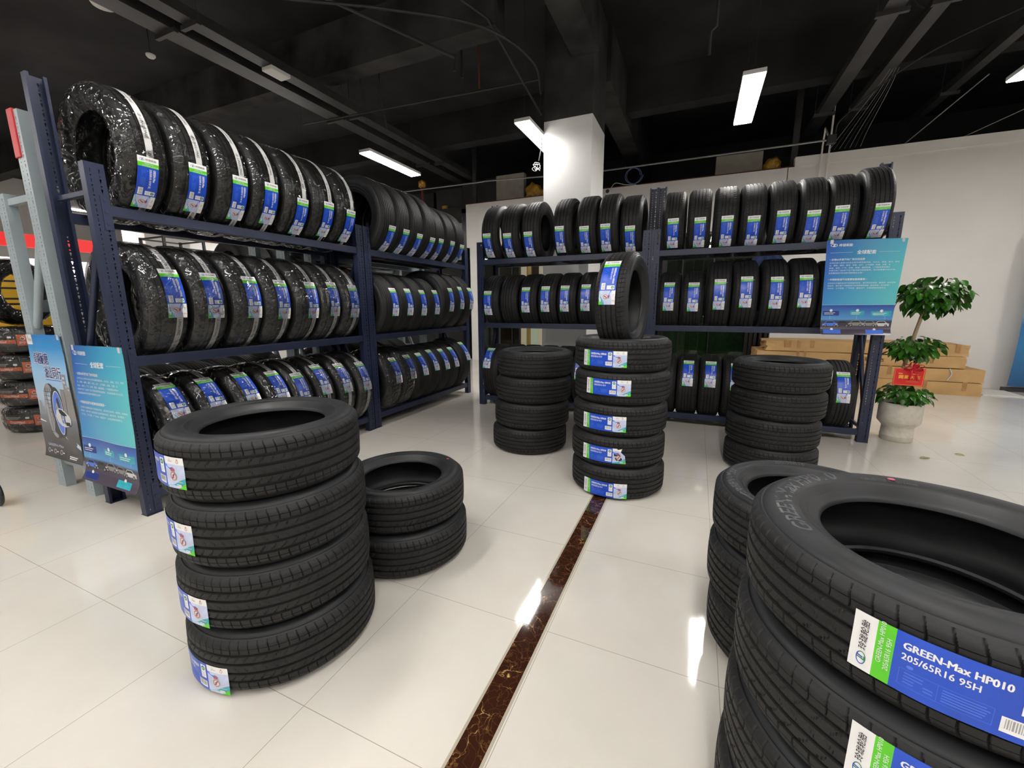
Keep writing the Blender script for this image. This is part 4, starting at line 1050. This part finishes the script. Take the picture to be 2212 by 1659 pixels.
# ------------------------------------------------------------------ the far end of the shop behind the grey rack
def red_label_mesh(R):
    s = Sheet(); s.rect(0, 0, .36, .115, 'ink_black', 0, .02); s.rect(.27, .005, .352, .11, 'ink_orange', .0003, .02)
    s.rect(.0, .026, .262, .062, 'ink_orange', .0003, .02)
    s.text('CrossWind', .05, .032, 'ink_white', .0006, height=.022, width=.14, bold=.05, slant=.2)
    s.lines(.02, .072, .20, .10, 2, 'ink_grey', .0006); s.rect(.205, .078, .235, .096, 'ink_white', .0006)
    s.ring(.311, .072, .018, .018, .005, 'ink_white', .0006); s.lines(.285, .02, .34, .045, 3, 'ink_white', .0006)
    return s.to_mesh('paper_label', lambda u, v, h: ((R + h) * math.cos(-u / R), (R + h) * math.sin(-u / R), -(v - .0575)))
RL = red_label_mesh(.342)
TS = empty
for i in range(4):
    W_ = .268
    t = tyre((-6.30, 1.98, .134 + i * W_), (PI, 0, R_(0)), .34, W_ - .022, .203, 'multi', False, None, film=20 + i, label=f'film-wrapped tyre with a red label, {("lowest", "second from the floor", "third from the floor", "topmost")[i]} in the far floor stack', group='far stack of red-labelled tyres')
    o = link(bpy.data.objects.new('paper_label', RL), t); o.rotation_euler.z = R_(85); o['label'] = 'black and orange paper label'
for i in range(4):
    W_ = .268
    tyre((-6.35, 2.72, .134 + i * W_), FLAT, .34, W_ - .022, .203, 'multi', False, None, film=24 + i, label='film-wrapped tyre of the plain stack behind the red-labelled stack', group='far stack of plain wrapped tyres')
tyre((-6.45, 1.95, 1.072 + .332), (R_(90), 0, R_(-62)), .325, .19, .2, 'multi', False, None, film=30, label='wrapped tyre standing upright on the far red-labelled stack')
tyre((-6.9, 3.02, 1.072 + .348), (R_(90), 0, R_(35)), .34, .21, .2, 'multi', False, None, film=31, label='shiny wrapped tyre standing upright on the plain far stack')
def sign(name, lo, hi, m_, label, lines_=None):
    t = empty(name, ((lo[0] + hi[0]) / 2, (lo[1] + hi[1]) / 2, lo[2]), label=label, cat='sign')
    c = Vector(t.location)
    MB().bbox(tuple(Vector(lo) - c), tuple(Vector(hi) - c), .006).build('panel', m_, t); return t
# yellow notice board facing the aisle
t = empty('notice_board', (-7.3, 2.05, 0), (0, 0, R_(-10)), 'yellow notice board with dark lines of text in the far shop', 'sign')
MB().bbox((-.012, -.45, .92), (.012, .45, 1.66), .004).build('panel', 'yellow_sign', t)
for y in (-.3, .3): MB().box((-.015, y - .012, 0), (.013, y + .012, .92)).build('leg', 'tray', t)
s = Sheet()
for z, w in ((.62, .2), (.54, .4), (.42, .25), (.36, .3)): s.rect(.62 - w / 2, z, .62 + w / 2, z + .022, 'ink_black', 0)
link(bpy.data.objects.new('text_lines', s.to_mesh('text_lines', lambda u, v, h: (.0135, u - .45, .92 + v))), t)
t = sign('wall_sign', (-9.9, 2.7, 1.74), (-9.8, 4.6, 2.02), 'white_sign', 'bright white light box in the far shop')
t = sign('wall_sign', (-9.95, 2.7, 2.20), (-9.85, 4.6, 2.40), 'red_sign', 'red sign panel above the white light box in the far shop')
t = sign('wall_sign', (-10.0, 2.75, 1.2), (-9.9, 3.15, 1.72), 'red_sign', 'red sign panel below the white light box in the far shop')
tag(MB().bbox((-13, 1.2, 0), (-12.85, 3.0, 2.3), .01).build('partition_wall', 'wall_white'), kind='structure')
tag(MB().bbox((-13, 5.9, 0), (-12.85, 11.4, 3.05), .01).build('partition_wall', 'wall_white'), kind='structure')
tag(MB().box((-13.02, 5.9, 3.05), (-12.83, 11.4, 3.09)).build('trim_6', 'grout_brown'), kind='structure')
t = empty('display_stand', (-7.2, 3.45, 0), label='grey steel display frame standing far behind the wrapped tyres', cat='frame')
for x in (0, .55):
    for y in (0, .5): MB().box((x, y, 0), (x + .03, y + .03, 2.2)).build('post', 'tray', t)
for z in (2.17, 2.04): MB().box((.03, .004, z), (.55, .026, z + .02)).box((.03, .504, z), (.55, .526, z + .02)).box((.004, .03, z), (.026, .5, z + .02)).box((.554, .03, z), (.576, .5, z + .02)).build('rail', 'tray', t)
# row of tyres on a far rack
t = empty('far_rack', (-5.9, 3.55, 0), label='far steel rack holding a row of dusty tyres', cat='rack')
for y in (0, 1.9):
    for x in (0, .42): MB().box((x, y, 0), (x + .05, y + .05, 1.75)).build('post', 'tray', t)
for x in (.02, .42): MB().box((x, .05, 1.42), (x + .03, 1.9, 1.48)).build('rail', 'tray', t)
for i in range(7):
    tyre((-5.665, 3.74 + .232 * i, 1.48 + math.sqrt(.335 ** 2 - .18 ** 2) + .004), STAND_Y, .335, .215, .203, 'multi', label='dusty tyre in the row on the far rack behind the wrapped tyres', group='tyres on the far rack')

# ------------------------------------------------------------------ posters
CN = dict(t='\u5168\u7403\u914d\u5957', h1='\u2022 \u5168\u740360\u591a\u5bb6\u6c7d\u8f66\u5382\u7684\u5171\u540c\u9009\u62e9',
          h2='\u2022 \u4e2d\u56fd\u65b0\u80fd\u6e90\u6c7d\u8f66\u914d\u5957\u8f6e\u80ce\u9500\u91cf\u7b2c\u4e00')
P1 = ['\u516c\u53f8\u5df2\u8fdb\u5165\u5168\u740310\u5927\u8f66\u4f01\u5176\u4e2d8\u5bb6\u914d\u5957\u4f53\u7cfb\uff0c\u4e3a\u5927\u4f17\u3001\u5965\u8fea\u3001\u5b9d\u9a6c\u3001\u65af\u67ef',
      '\u8fbe\u3001\u901a\u7528\u3001\u798f\u7279\u3001\u96f7\u8bfa\u3001\u672c\u7530\u3001\u65e5\u4ea7\u3001\u4e0a\u6c7d\u901a\u7528\u3001\u7ea2\u65d7\u3001\u4e94\u83f1\u3001\u6bd4',
      '\u4e9a\u8fea\u3001\u5409\u5229\u3001\u5e7f\u6c7d\u3001\u957f\u57ce\u3001\u5947\u745e\u3001\u798f\u7530\u6b27\u66fc\u3001\u4e00\u6c7d\u89e3\u653e\u7b49\u5168\u740360',
      '\u591a\u5bb6\u6c7d\u8f66\u5382200\u591a\u4e2a\u751f\u4ea7\u57fa\u5730\u63d0\u4f9b\u914d\u5957\u670d\u52a1\uff0c\u8f66\u4f01\u914d\u5957\u7d2f\u8ba1\u8fd13\u4ebf\u6761\uff0c',
      '\u914d\u5957\u91cf\u8fde\u7eed\u591a\u5e74\u4f4d\u5c45\u4e2d\u56fd\u8f6e\u80ce\u4f01\u4e1a\u7b2c\u4e00']
P2 = ['\u516c\u53f8\u7387\u5148\u5f00\u5c55\u65b0\u80fd\u6e90\u6c7d\u8f66\u8f6e\u80ce\u7684\u7814\u53d1\uff0c\u901a\u8fc7\u7814\u7a76\u4f4e\u6eda\u963b\u3001\u9759\u97f3\u68c9\u3001\u81ea\u4fee\u590d\u7b49',
      '\u65b0\u6280\u672f\uff0c\u63d0\u5347\u5ba2\u6237\u5bf9\u65b0\u80fd\u6e90\u6c7d\u8f66\u7684\u9a7e\u4e58\u4f53\u9a8c\u611f\u3002\u622a\u81f3\u76ee\u524d\uff0c\u6210\u529f\u914d\u5957\u4e00',
      '\u6c7d\u5927\u4f17\u3001\u4e0a\u6c7d\u4e94\u83f1\u3001\u5e7f\u6c7d\u672c\u7530\u3001\u96f7\u8bfa\u65e5\u4ea7\u3001\u6bd4\u4e9a\u8fea\u7b49\u65b0\u80fd\u6e90\u8f66\u4f01\u3002']
MAT['tyre_grey'] = mat('print_tyre_grey', (.33, .33, .35), .35, vary=.2, vscale=6)
MAT['car_white'] = mat('print_car_white', (.62, .63, .65), .35)
MAT['car_dark'] = mat('print_car_dark', (.045, .045, .055), .35)
MAT['car_grey'] = mat('print_car_grey', (.26, .25, .24), .35)
def car_print(s, u, v, k, c, h):
    s.poly([(u + x * k, v + y * k) for x, y in ((-1, .1), (-1, .38), (-.72, .5), (-.45, .82), (.35, .84), (.68, .55), (1, .46), (1, .1))], c, h)
    s.poly([(u + x * k, v + y * k) for x, y in ((-.6, .52), (-.4, .76), (.32, .78), (.55, .55))], 'ink_black', h * 1.5)
    s.rect(u - .95 * k, v + .30 * k, u - .6 * k, v + .36 * k, 'ink_white', h * 1.5)
    for x in (-.58, .6):
        s.ellipse(u + x * k, v + .12 * k, .2 * k, .22 * k, 'ink_black', h * 1.6, 14); s.ellipse(u + x * k, v + .12 * k, .11 * k, .13 * k, 'ink_grey', h * 2, 12)
def blue_poster():
    s = Sheet(); Wd, H = .56, .84; e = .0006
    s.rect(0, 0, Wd, H, 'poster_blue', 0, .02, .02)
    s.logo(.052, .795, .024, 0, 'ink_white', 'ink_white', e); s.text(LOGO_CN, .085, .783, 'ink_white', e, height=.024, width=.095, bold=.045, slant=.15)
    s.text(CN['t'], .285, .715, 'ink_white', e, height=.034, width=.135, bold=.05, anchor='c')
    s.rect(.03, .731, .185, .7325, 'ink_white', e); s.rect(.375, .731, .52, .7325, 'ink_white', e)
    s.text(CN['h1'], .03, .664, 'ink_white', e, width=.25, bold=.045)
    for i, l in enumerate(P1): s.text(l, .03, .638 - i * .022, 'ink_white', e, height=.0125, width=.50 * min(1, len(l) / 33))
    s.text(CN['h2'], .03, .492, 'ink_white', e, width=.29, bold=.045)
    for i, l in enumerate(P2): s.text(l, .03, .462 - i * .022, 'ink_white', e, height=.0125, width=.50 * min(1, len(l) / 33))
    s.rect(0, .277, Wd, .2785, 'ink_white', e)
    for u, v, w in ((.075, .205, .13), (.28, .205, .11), (.465, .20, .16), (.09, .035, .14), (.43, .035, .14)):
        s.rect(u - w / 2, v - .022, u + w / 2, v + .022, 'ink_lblue', e); s.rect(u - w / 2 + .001, v - .021, u + w / 2 - .001, v + .021, 'ink_teal' if u > .2 else 'ink_navy', 1.3 * e)
        s.ellipse(u, v + .024, .012, .012, 'ink_white', 2 * e); s.lines(u - w * .4, v - .014, u + w * .4, v + .010, 2, 'ink_white', 2 * e, 3, .35)
    for u in (.07, .28, .50): s.rect(u - .0006, .15, u + .0006, .183, 'ink_white', e)
    for u, k, c in ((.075, .062, 'ink_lblue'), (.175, .062, 'car_dark'), (.385, .06, 'car_grey'), (.28, .064, 'car_grey'), (.48, .062, 'car_white')): car_print(s, u, .085 + (.004 if c == 'car_grey' else 0), k, c, 2 * e)
    return s, Wd, H
def sky_poster():
    s = Sheet(); Wd, H = .50, .85; e = .0006
    s.rect(0, 0, Wd, H, 'poster_sky', 0, .02, .02)
    s.rect(0, .785, .10, .85, 'ink_white', e); s.text(LOGO_CN, .02, .805, 'ink_grey', 2 * e, height=.02, width=.07)
    for body, u, v in (('\u5353\u8d8a\u8010\u78e8', .055, .655), ('\u6cb9\u8ba9\u540c\u884c', .19, .565)):
        s.text(body, u, v, 'ink_white', e, height=.078, width=.23, grow=.0055); s.text(body, u, v, 'ink_navy', 2 * e, height=.078, width=.23, bold=.05)
    s.rect(.19, .552, .40, .557, 'ink_lblue', e)
    # towers
    for u, w, h_ in ((.02, .03, .40), (.055, .02, .36), (.36, .05, .50), (.42, .05, .60), (.465, .035, .52)): s.rect(u, .30, u + w, h_, 'car_grey', e); s.lines(u + .004, .31, u + w - .004, h_ - .01, 10, 'ink_sky', 1.5 * e)
    # big tyre, blue ring, white car
    s.ellipse(.215, .34, .115, .19, 'car_dark', 2 * e, 36); s.ellipse(.19, .34, .085, .188, 'tyre_grey', 2.5 * e, 36)
    for k in range(11): s.rect(.125, .19 + .028 * k, .245, .193 + .028 * k, 'ink_black', 3 * e)
    for u in (.155, .185, .215): s.rect(u, .18, u + .004, .50, 'ink_black', 3 * e)
    s.ellipse(.285, .335, .085, .175, 'car_dark', 3.2 * e, 36); s.ellipse(.295, .335, .062, .145, 'ink_lblue', 3.6 * e, 36); s.ring(.295, .335, .066, .150, .006, 'ink_white', 4 * e, n=36)
    s.poly([(.245, .31), (.27, .352), (.31, .372), (.35, .366), (.39, .345), (.425, .325), (.44, .30), (.435, .268), (.40, .252), (.36, .246), (.31, .25), (.26, .275)], 'car_white', 4.4 * e)
    s.poly([(.30, .362), (.335, .362), (.375, .345), (.40, .325), (.35, .322), (.31, .338)], 'ink_black', 5 * e); s.rect(.375, .258, .425, .282, 'ink_black', 5 * e); s.rect(.33, .292, .36, .302, 'ink_sky', 5 * e); s.rect(.41, .296, .432, .306, 'ink_sky', 5 * e)
    s.poly([(.24, .19), (.5, .10), (.5, .13), (.26, .23)], 'ink_sky', 2.2 * e); s.poly([(0, .26), (.07, .25), (.07, .256), (0, .272)], 'ink_white', e)
    s.text('GREEN-Max', .05, .085, 'ink_sky', e, height=.018, width=.20, slant=.2)
    for u in (.05, .13, .21): s.ring(u + .01, .05, .016, .016, .003, 'ink_white', e); s.rect(u + .03, .046, u + .05, .052, 'ink_white', e)
    s.frame(.30, .012, .48, .05, .001, 'ink_grey', e); s.lines(.33, .018, .46, .044, 2, 'ink_white', e)
    return s, Wd, H
def hang(sheet, name, p00, p10, p01, p11, label, bow=0, curl=.05, wob=.004, nrm=(0, -1, 0), side=0.0):
    s, Wd, H = sheet
    A, B, C_, D = (Vector(p) for p in (p00, p10, p01, p11)); n = Vector(nrm)
    def fn(u, v, h):
        a, b = u / Wd, v / H
        p = (A * (1 - a) + B * a) * (1 - b) + (C_ * (1 - a) + D * a) * b
        k = max(0, .12 - b) / .12
        off = bow * 4 * a * (1 - a) + curl * k * k + wob * math.sin(a * 7 + b * 9) * math.sin(b * 5) + side * max(0, a - .8) ** 2 * 25 * (1 - b)
        return tuple(p + n * (off + h) + Vector((0, 0, .35 * curl * k * k)))
    me = s.to_mesh('print', fn, (Wd, H))
    t = empty(name, tuple((A + B) / 2), label=label, cat='poster')
    o = bpy.data.objects.new('print', me); o.location = -t.location; link(o, t)
    # plain paper back, a sheet of real thickness
    s2 = Sheet(); s2.rect(0, 0, Wd, H, 'ink_white', -.0012, .02, .02); o2 = bpy.data.objects.new('backing', s2.to_mesh('backing', fn)); o2.location = -t.location; link(o2, t)
    for a, b in ((.06, .985), (.94, .985)):
        p = Vector(fn(a * Wd, b * H, .0)); d = MB().bbox((-.012, -.0016, -.018), (.012, -.0006, .014), .0003).build('tape', 'tape_white', t, tuple(p - t.location))
    return t
BP = blue_poster()
hang(BP, 'wall_poster', (-3.53, 1.205, .165), (-2.915, 1.205, .165), (-3.462, 1.218, 1.028), (-2.885, 1.222, 1.030), 'blue poster with car row hung on the end of the wrapped-tyre rack', 0, .03, .004)
hang(sky_poster(), 'wall_poster', (-4.12, 1.228, .228), (-3.60, 1.228, .229), (-4.087, 1.236, 1.075), (-3.625, 1.238, 1.08), 'sky poster with a big tyre hung on the grey rack posts', 0, .012, .004)
hang(BP, 'wall_poster', (1.005, 4.462, .975), (1.515, 4.555, .975), (.975, 4.478, 1.785), (1.560, 4.618, 1.787), 'blue poster with car row hung beside the potted tree', .008, .045, .003)

# ------------------------------------------------------------------ potted tree
PX, PY = 1.787, 4.86
t = empty('potted_tree', (PX, PY, 0), label='leafy potted tree with a red card in a pale ceramic pot', cat='plant')
MB().lathe([(.0, .0), (.112, 0), (.118, .006), (.119, .045), (.121, .048), (.121, .052), (.118, .056), (.116, .13), (.128, .150), (.153, .178), (.157, .19), (.156, .355), (.152, .361), (.145, .360), (.143, .30), (.0, .30)], 56).build('pot', 'pot', t)
MB().lathe([(0, .33), (.06, .334), (.12, .328), (.143, .325)], 28).build('soil', 'soil', t)
MB().tube(arc([(-.02, .0, .31), (-.045, .0, .5), (-.015, 0, .78), (.012, .0, 1.0), (.035, 0, 1.16), (.05, 0, 1.42)], 6), [.016] * 12 + [.014] * 12 + [.010] * 7, 10).build('trunk', 'stem', t)
MB().tube(arc([(.03, .02, .31), (.02, .03, .45), (-.01, .02, .62)], 6), .008, 8).build('trunk', 'stem', t)
def leaves(name, n, c, r, seed, size, droop, inner=.25, zlo=-1):
    rg = random.Random(seed); mb = MB()
    for i in range(n):
        th = rg.uniform(0, 2 * PI); ph = math.asin(rg.uniform(zlo, 1)); q = rg.uniform(inner, 1) ** .6
        d = Vector((math.cos(th) * math.cos(ph), math.sin(th) * math.cos(ph), math.sin(ph)))
        p = Vector((c[0] + d.x * r[0] * q, c[1] + d.y * r[1] * q, c[2] + d.z * r[2] * q))
        f = Vector((d.x + rg.uniform(-.5, .5), d.y + rg.uniform(-.5, .5), -droop * rg.uniform(.3, 1.3) + .3 * d.z)).normalized()
        sd = f.cross(Vector((rg.uniform(-.4, .4), rg.uniform(-.4, .4), 1))).normalized(); up = sd.cross(f)
        L = size * rg.uniform(.7, 1.25); w = L * rg.uniform(.27, .36); fold = rg.uniform(.12, .35); bend = rg.uniform(.1, .45)
        prof = ((0, .06), (.18, .72), (.42, 1), (.68, .74), (.86, .32), (1, .02)); vs = []
        for a, b in prof:
            cc = p + f * (a * L) - up * (bend * a * a * L)
            vs += [cc - sd * (w * b) + up * (fold * w * b), cc, cc + sd * (w * b) + up * (fold * w * b)]
        fs = []
        for k in range(5):
            fs += [(3 * k, 3 * k + 1, 3 * k + 4, 3 * k + 3), (3 * k + 1, 3 * k + 2, 3 * k + 5, 3 * k + 4)]
        mb.add(vs, fs, 0, True)
    # twigs reaching into the cluster
    for i in range(max(5, n // 16)):
        th = rg.uniform(0, 2 * PI); q = rg.uniform(.5, .85)
        e = Vector((c[0] + math.cos(th) * r[0] * q, c[1] + math.sin(th) * r[1] * q, c[2] + rg.uniform(-.3, .5) * r[2]))
        mb.tube([(c[0], c[1], c[2] - r[2] * .8), (Vector(c) + e) / 2 + Vector((0, 0, .02)), e], [.004, .003, .002], 5, 1)
    return mb.build(name, ['leaf', 'stem'], t)
leaves('foliage', 460, (.085, 0, 1.33), (.235, .20, .16), 4, .072, .85)
leaves('foliage', 250, (.02, 0, .87), (.205, .17, .10), 9, .066, .8)
leaves('foliage', 210, (.0, -.01, .435), (.19, .17, .10), 14, .066, .75, .3, -.5)
# card and bow
t = empty('greeting_card', (PX - .045, PY - .16, .54), (R_(4), 0, R_(-4)), 'red greeting card with gold characters and a ribbon bow on the tree', 'card')
s = Sheet(); s.rect(0, 0, .205, .155, 'red_paper', 0, .05, .05); s.frame(.005, .005, .20, .15, .0025, 'gold_ink', .0005)
for body, u in (('\u958b', .05), ('\u696d', .085), ('\u5927', .125), ('\u5409', .163)): s.text(body, u, .062, 'gold_ink', .0007, height=.031, width=.029, bold=.06, anchor='c')
s.lines(.03, .10, .07, .115, 1, 'gold_ink', .0006); s.lines(.12, .10, .18, .112, 1, 'gold_ink', .0006); s.lines(.09, .03, .17, .05, 2, 'ink_gold', .0006, 2, .2)
link(bpy.data.objects.new('card_print', s.to_mesh('card_print', lambda u, v, h: (u - .10, -.003 - h, v))), t)
MB().box((-.10, -.0025, 0), (.105, .0005, .155)).build('card_back', 'red_paper', t)
mb = MB()
for k, (a, q) in enumerate(((20, 1), (70, .8), (110, .85), (160, 1), (200, .9), (-20, .9), (45, .6), (135, .6))):
    a = R_(a); d = Vector((math.cos(a), 0, math.sin(a) * .8)); L = .062 * q; c0 = Vector((.018, -.022, .165)); pts = []
    for i in range(13):
        ph = 2 * PI * i / 12; pts.append(c0 + d * (L * (1 - math.cos(ph)) / 2 * 1.15) + Vector((-d.z, 0, d.x)) * (.016 * math.sin(ph)))
    vs = []; 
    for p in pts: vs += [p + Vector((0, -.014, 0)), p + Vector((0, .014, 0))]
    mb.add(vs, [(2 * i, 2 * i + 1, 2 * i + 3, 2 * i + 2) for i in range(12)], 0, True)
for dx in (-.01, .025):
    pts = [Vector((.018, -.02, .165)), Vector((.018 + dx, -.03, .11)), Vector((.018 + dx * 1.6, -.02, .05))]; vs = []
    for p in pts: vs += [p - Vector((.006, 0, 0)), p + Vector((.006, 0, 0))]
    mb.add(vs, [(0, 1, 3, 2), (2, 3, 5, 4)], 0, True)
mb.lathe([(.0, -.012), (.010, -.006), (.012, .004), (0, .012)], 12, 0, (.018, -.022, .165))
o = mb.build('ribbon_bow', 'red_ribbon', t); so = o.modifiers.new('thick', 'SOLIDIFY'); so.thickness = .0015
for k, (px, py, a, sz) in enumerate(((1.762, 4.313, 20, .062), (2.076, 4.554, -25, .045))):
    mb = MB(); vs = []
    for u, w in ((0, .1), (.25, .75), (.5, 1), (.75, .7), (1, .05)): vs += [(u * sz * 1.3, -.32 * sz * w, .004 + .012 * w * (k == 0) * u), (u * sz * 1.3, 0, .002), (u * sz * 1.3, .32 * sz * w, .006 + .006 * w)]
    mb.add(vs, [f for i in range(4) for f in ((3 * i, 3 * i + 1, 3 * i + 4, 3 * i + 3), (3 * i + 1, 3 * i + 2, 3 * i + 5, 3 * i + 4))], 0, True)
    o = mb.build('fallen_leaf', 'dry_leaf', None, (px, py, 0), (0, 0, R_(a))); tag(o, ('larger yellow-green', 'smaller olive')[k] + ' dried leaf lying on the tiles near the pot', 'leaf')

# ------------------------------------------------------------------ long cartons
def carton(x0, x1, y0, y1, z0, z1, label, seed, text=None, crush=False, strap=False):
    t = empty('carton', ((x0 + x1) / 2, (y0 + y1) / 2, z0), label=label, cat='box', group='long cartons stacked by the wall')
    w, d, h = (x1 - x0) / 2, (y1 - y0) / 2, z1 - z0; rg = random.Random(seed)
    bm = bmesh.new(); nx, ny, nz = 28, 6, 3
    bmesh.ops.create_cube(bm, size=1)
    bmesh.ops.subdivide_edges(bm, edges=[e for e in bm.edges if abs((e.verts[0].co - e.verts[1].co).x) > .5], cuts=nx, use_grid_fill=True)
    bmesh.ops.subdivide_edges(bm, edges=[e for e in bm.edges if abs((e.verts[0].co - e.verts[1].co).z) > .5], cuts=nz, use_grid_fill=True)
    bmesh.ops.subdivide_edges(bm, edges=[e for e in bm.edges if abs((e.verts[0].co - e.verts[1].co).y) > .5], cuts=ny, use_grid_fill=True)
    for v in bm.verts:
        x, y, z = v.co; q = .004
        k = Vector((x * 2 * w, y * 2 * d, (z + .5) * h))
        if z > .49: k.z += .003 * math.sin(x * 11 + seed) - .003 * math.cos(x * 5 + seed * 2) - .0065
        k.y += .005 * math.sin(x * 9 + seed + z * 3) * (1 if y < 0 else 0)
        if z > -.49 and abs(x) > .47: k += Vector((rg.uniform(-1, 0) * (1 if x > 0 else -1), rg.uniform(-.5, .5), rg.uniform(-.6, 0) if z > 0 else 0)) * .012
        if crush and x < -.44: k += Vector((rg.uniform(0, .05), rg.uniform(-.01, .03), rg.uniform(-.03, .0) if z > -.4 else 0)) * (1 if x < -.47 else .5)
        v.co = k
    bm.verts.index_update(); mb = MB().add([v.co[:] for v in bm.verts], [[v.index for v in f.verts] for f in bm.faces]); bm.free()
    mb.build('body', 'card', t)
    for k in range(7):
        x = rg.uniform(-w * .9, w * .9); ww = rg.uniform(.03, .05)
        MB().box((x, -d - .0075, h * .35), (x + ww, -d - .0062, h + .002)).box((x, -d - .0062, h + .0012), (x + ww, -d + .10, h + .0024)).build('tape', 'kraft_tape', t)
    if text:
        s = Sheet(); s.text(text, 0, 0, 'ink_black', 0, height=.06, width=.34, bold=.01)
        o = link(bpy.data.objects.new('lettering', s.to_mesh('lettering', lambda u, v, hh: (.98 - u + (x0 - x0) - .62, -d - .0078, h * .70 - v))), t)
    if strap: MB().tube(arc([(w * .72, -d - .012, h * .99), (w * .74, -d - .02, h * .6), (w * .715, -d - .012, h * .1)], 6), .008, 6).build('strap', 'tape_white', t)
    return t
carton(.95, 3.62, 7.62, 8.38, 0, .185, 'lowest long cardboard carton on the floor by the wall', 1)
carton(.95, 3.62, 7.62, 8.38, .187, .37, 'second carton from the floor, with a white strap', 2, strap=True)
carton(.92, 3.42, 7.64, 8.40, .373, .535, 'third carton from the floor, with upside-down black lettering', 3, text='\u9a6c\u724c\u4e09\u7ea7\u8d27\u67b6')
carton(1.02, 3.43, 7.64, 8.36, .538, .697, 'topmost carton with a torn crushed end', 4, crush=True)
tag(MB().bbox((3.70, 7.75, 0), (4.15, 8.25, .012), .002).build('floor_plate', 'white_plastic'), 'flat pale sheet lying on the floor beyond the cartons', 'sheet')
# blue cloth banner at the picture edge
t = empty('display_banner', (4.72, 8.28, 0), label='blue and white display banner standing at the picture edge', cat='banner')
s = Sheet(); s.rect(0, 0, 1.1, 2.1, 'banner', 0, .03, .05)
link(bpy.data.objects.new('cloth', s.to_mesh('cloth', lambda u, v, h: (u - .55 + .012 * math.sin(v * 3), -.02 * math.sin(u * 14 + v) - .02, .08 + v), (1.1, 2.1))), t)
MB().box((-.56, -.04, 0), (.56, .09, .05)).box((-.01, .05, .05), (.01, .07, 2.2)).box((-.56, .0, 2.17), (.56, .07, 2.2)).build('stand', 'tray', t)
tag(MB().bbox((4.35, 7.95, .0), (4.42, 8.1, .05), .004).build('small_block', 'maroon'), 'tiny dark red block on the floor under the banner', 'block')
# navy cloth hung on the wall frame behind the tree-side rack
mb = MB(); vs = []
for i in range(17):
    a = i / 16; x = .80 + .46 * a; top = 2.22; bot = 1.86 + .03 * math.sin(i)
    k = .03 * math.sin(a * 22)
    vs += [(1.03 + (x - 1.03) * .35, 8.42 + k * .4, top), (x, 8.40 + k, 2.0), (x, 8.42 + k, bot)]
mb.add(vs, [f for i in range(16) for f in ((3 * i, 3 * i + 3, 3 * i + 4, 3 * i + 1), (3 * i + 1, 3 * i + 4, 3 * i + 5, 3 * i + 2))], 0, True)
o = mb.build('hanging_cloth', 'navy_cloth'); tag(o, 'navy cloth hanging on the wall behind the tree-side rack', 'cloth'); so = o.modifiers.new('thick', 'SOLIDIFY'); so.thickness = .004
# black ring at the picture edge
t = empty('rubber_ring', (-4.02, .94, .0), label='black rubber ring with a tan hub on the floor at the picture edge', cat='wheel')
P = [( .075 * math.cos(a), 0, .085 + .075 * math.sin(a)) for a in np.linspace(0, 2 * PI, 33)]
MB().tube(P, .0105, 8).build('ring', 'steel_stool', t); MB().tube([(0, -.012, .085), (0, .012, .085)], .062, 20).build('hub', 'cream', t)
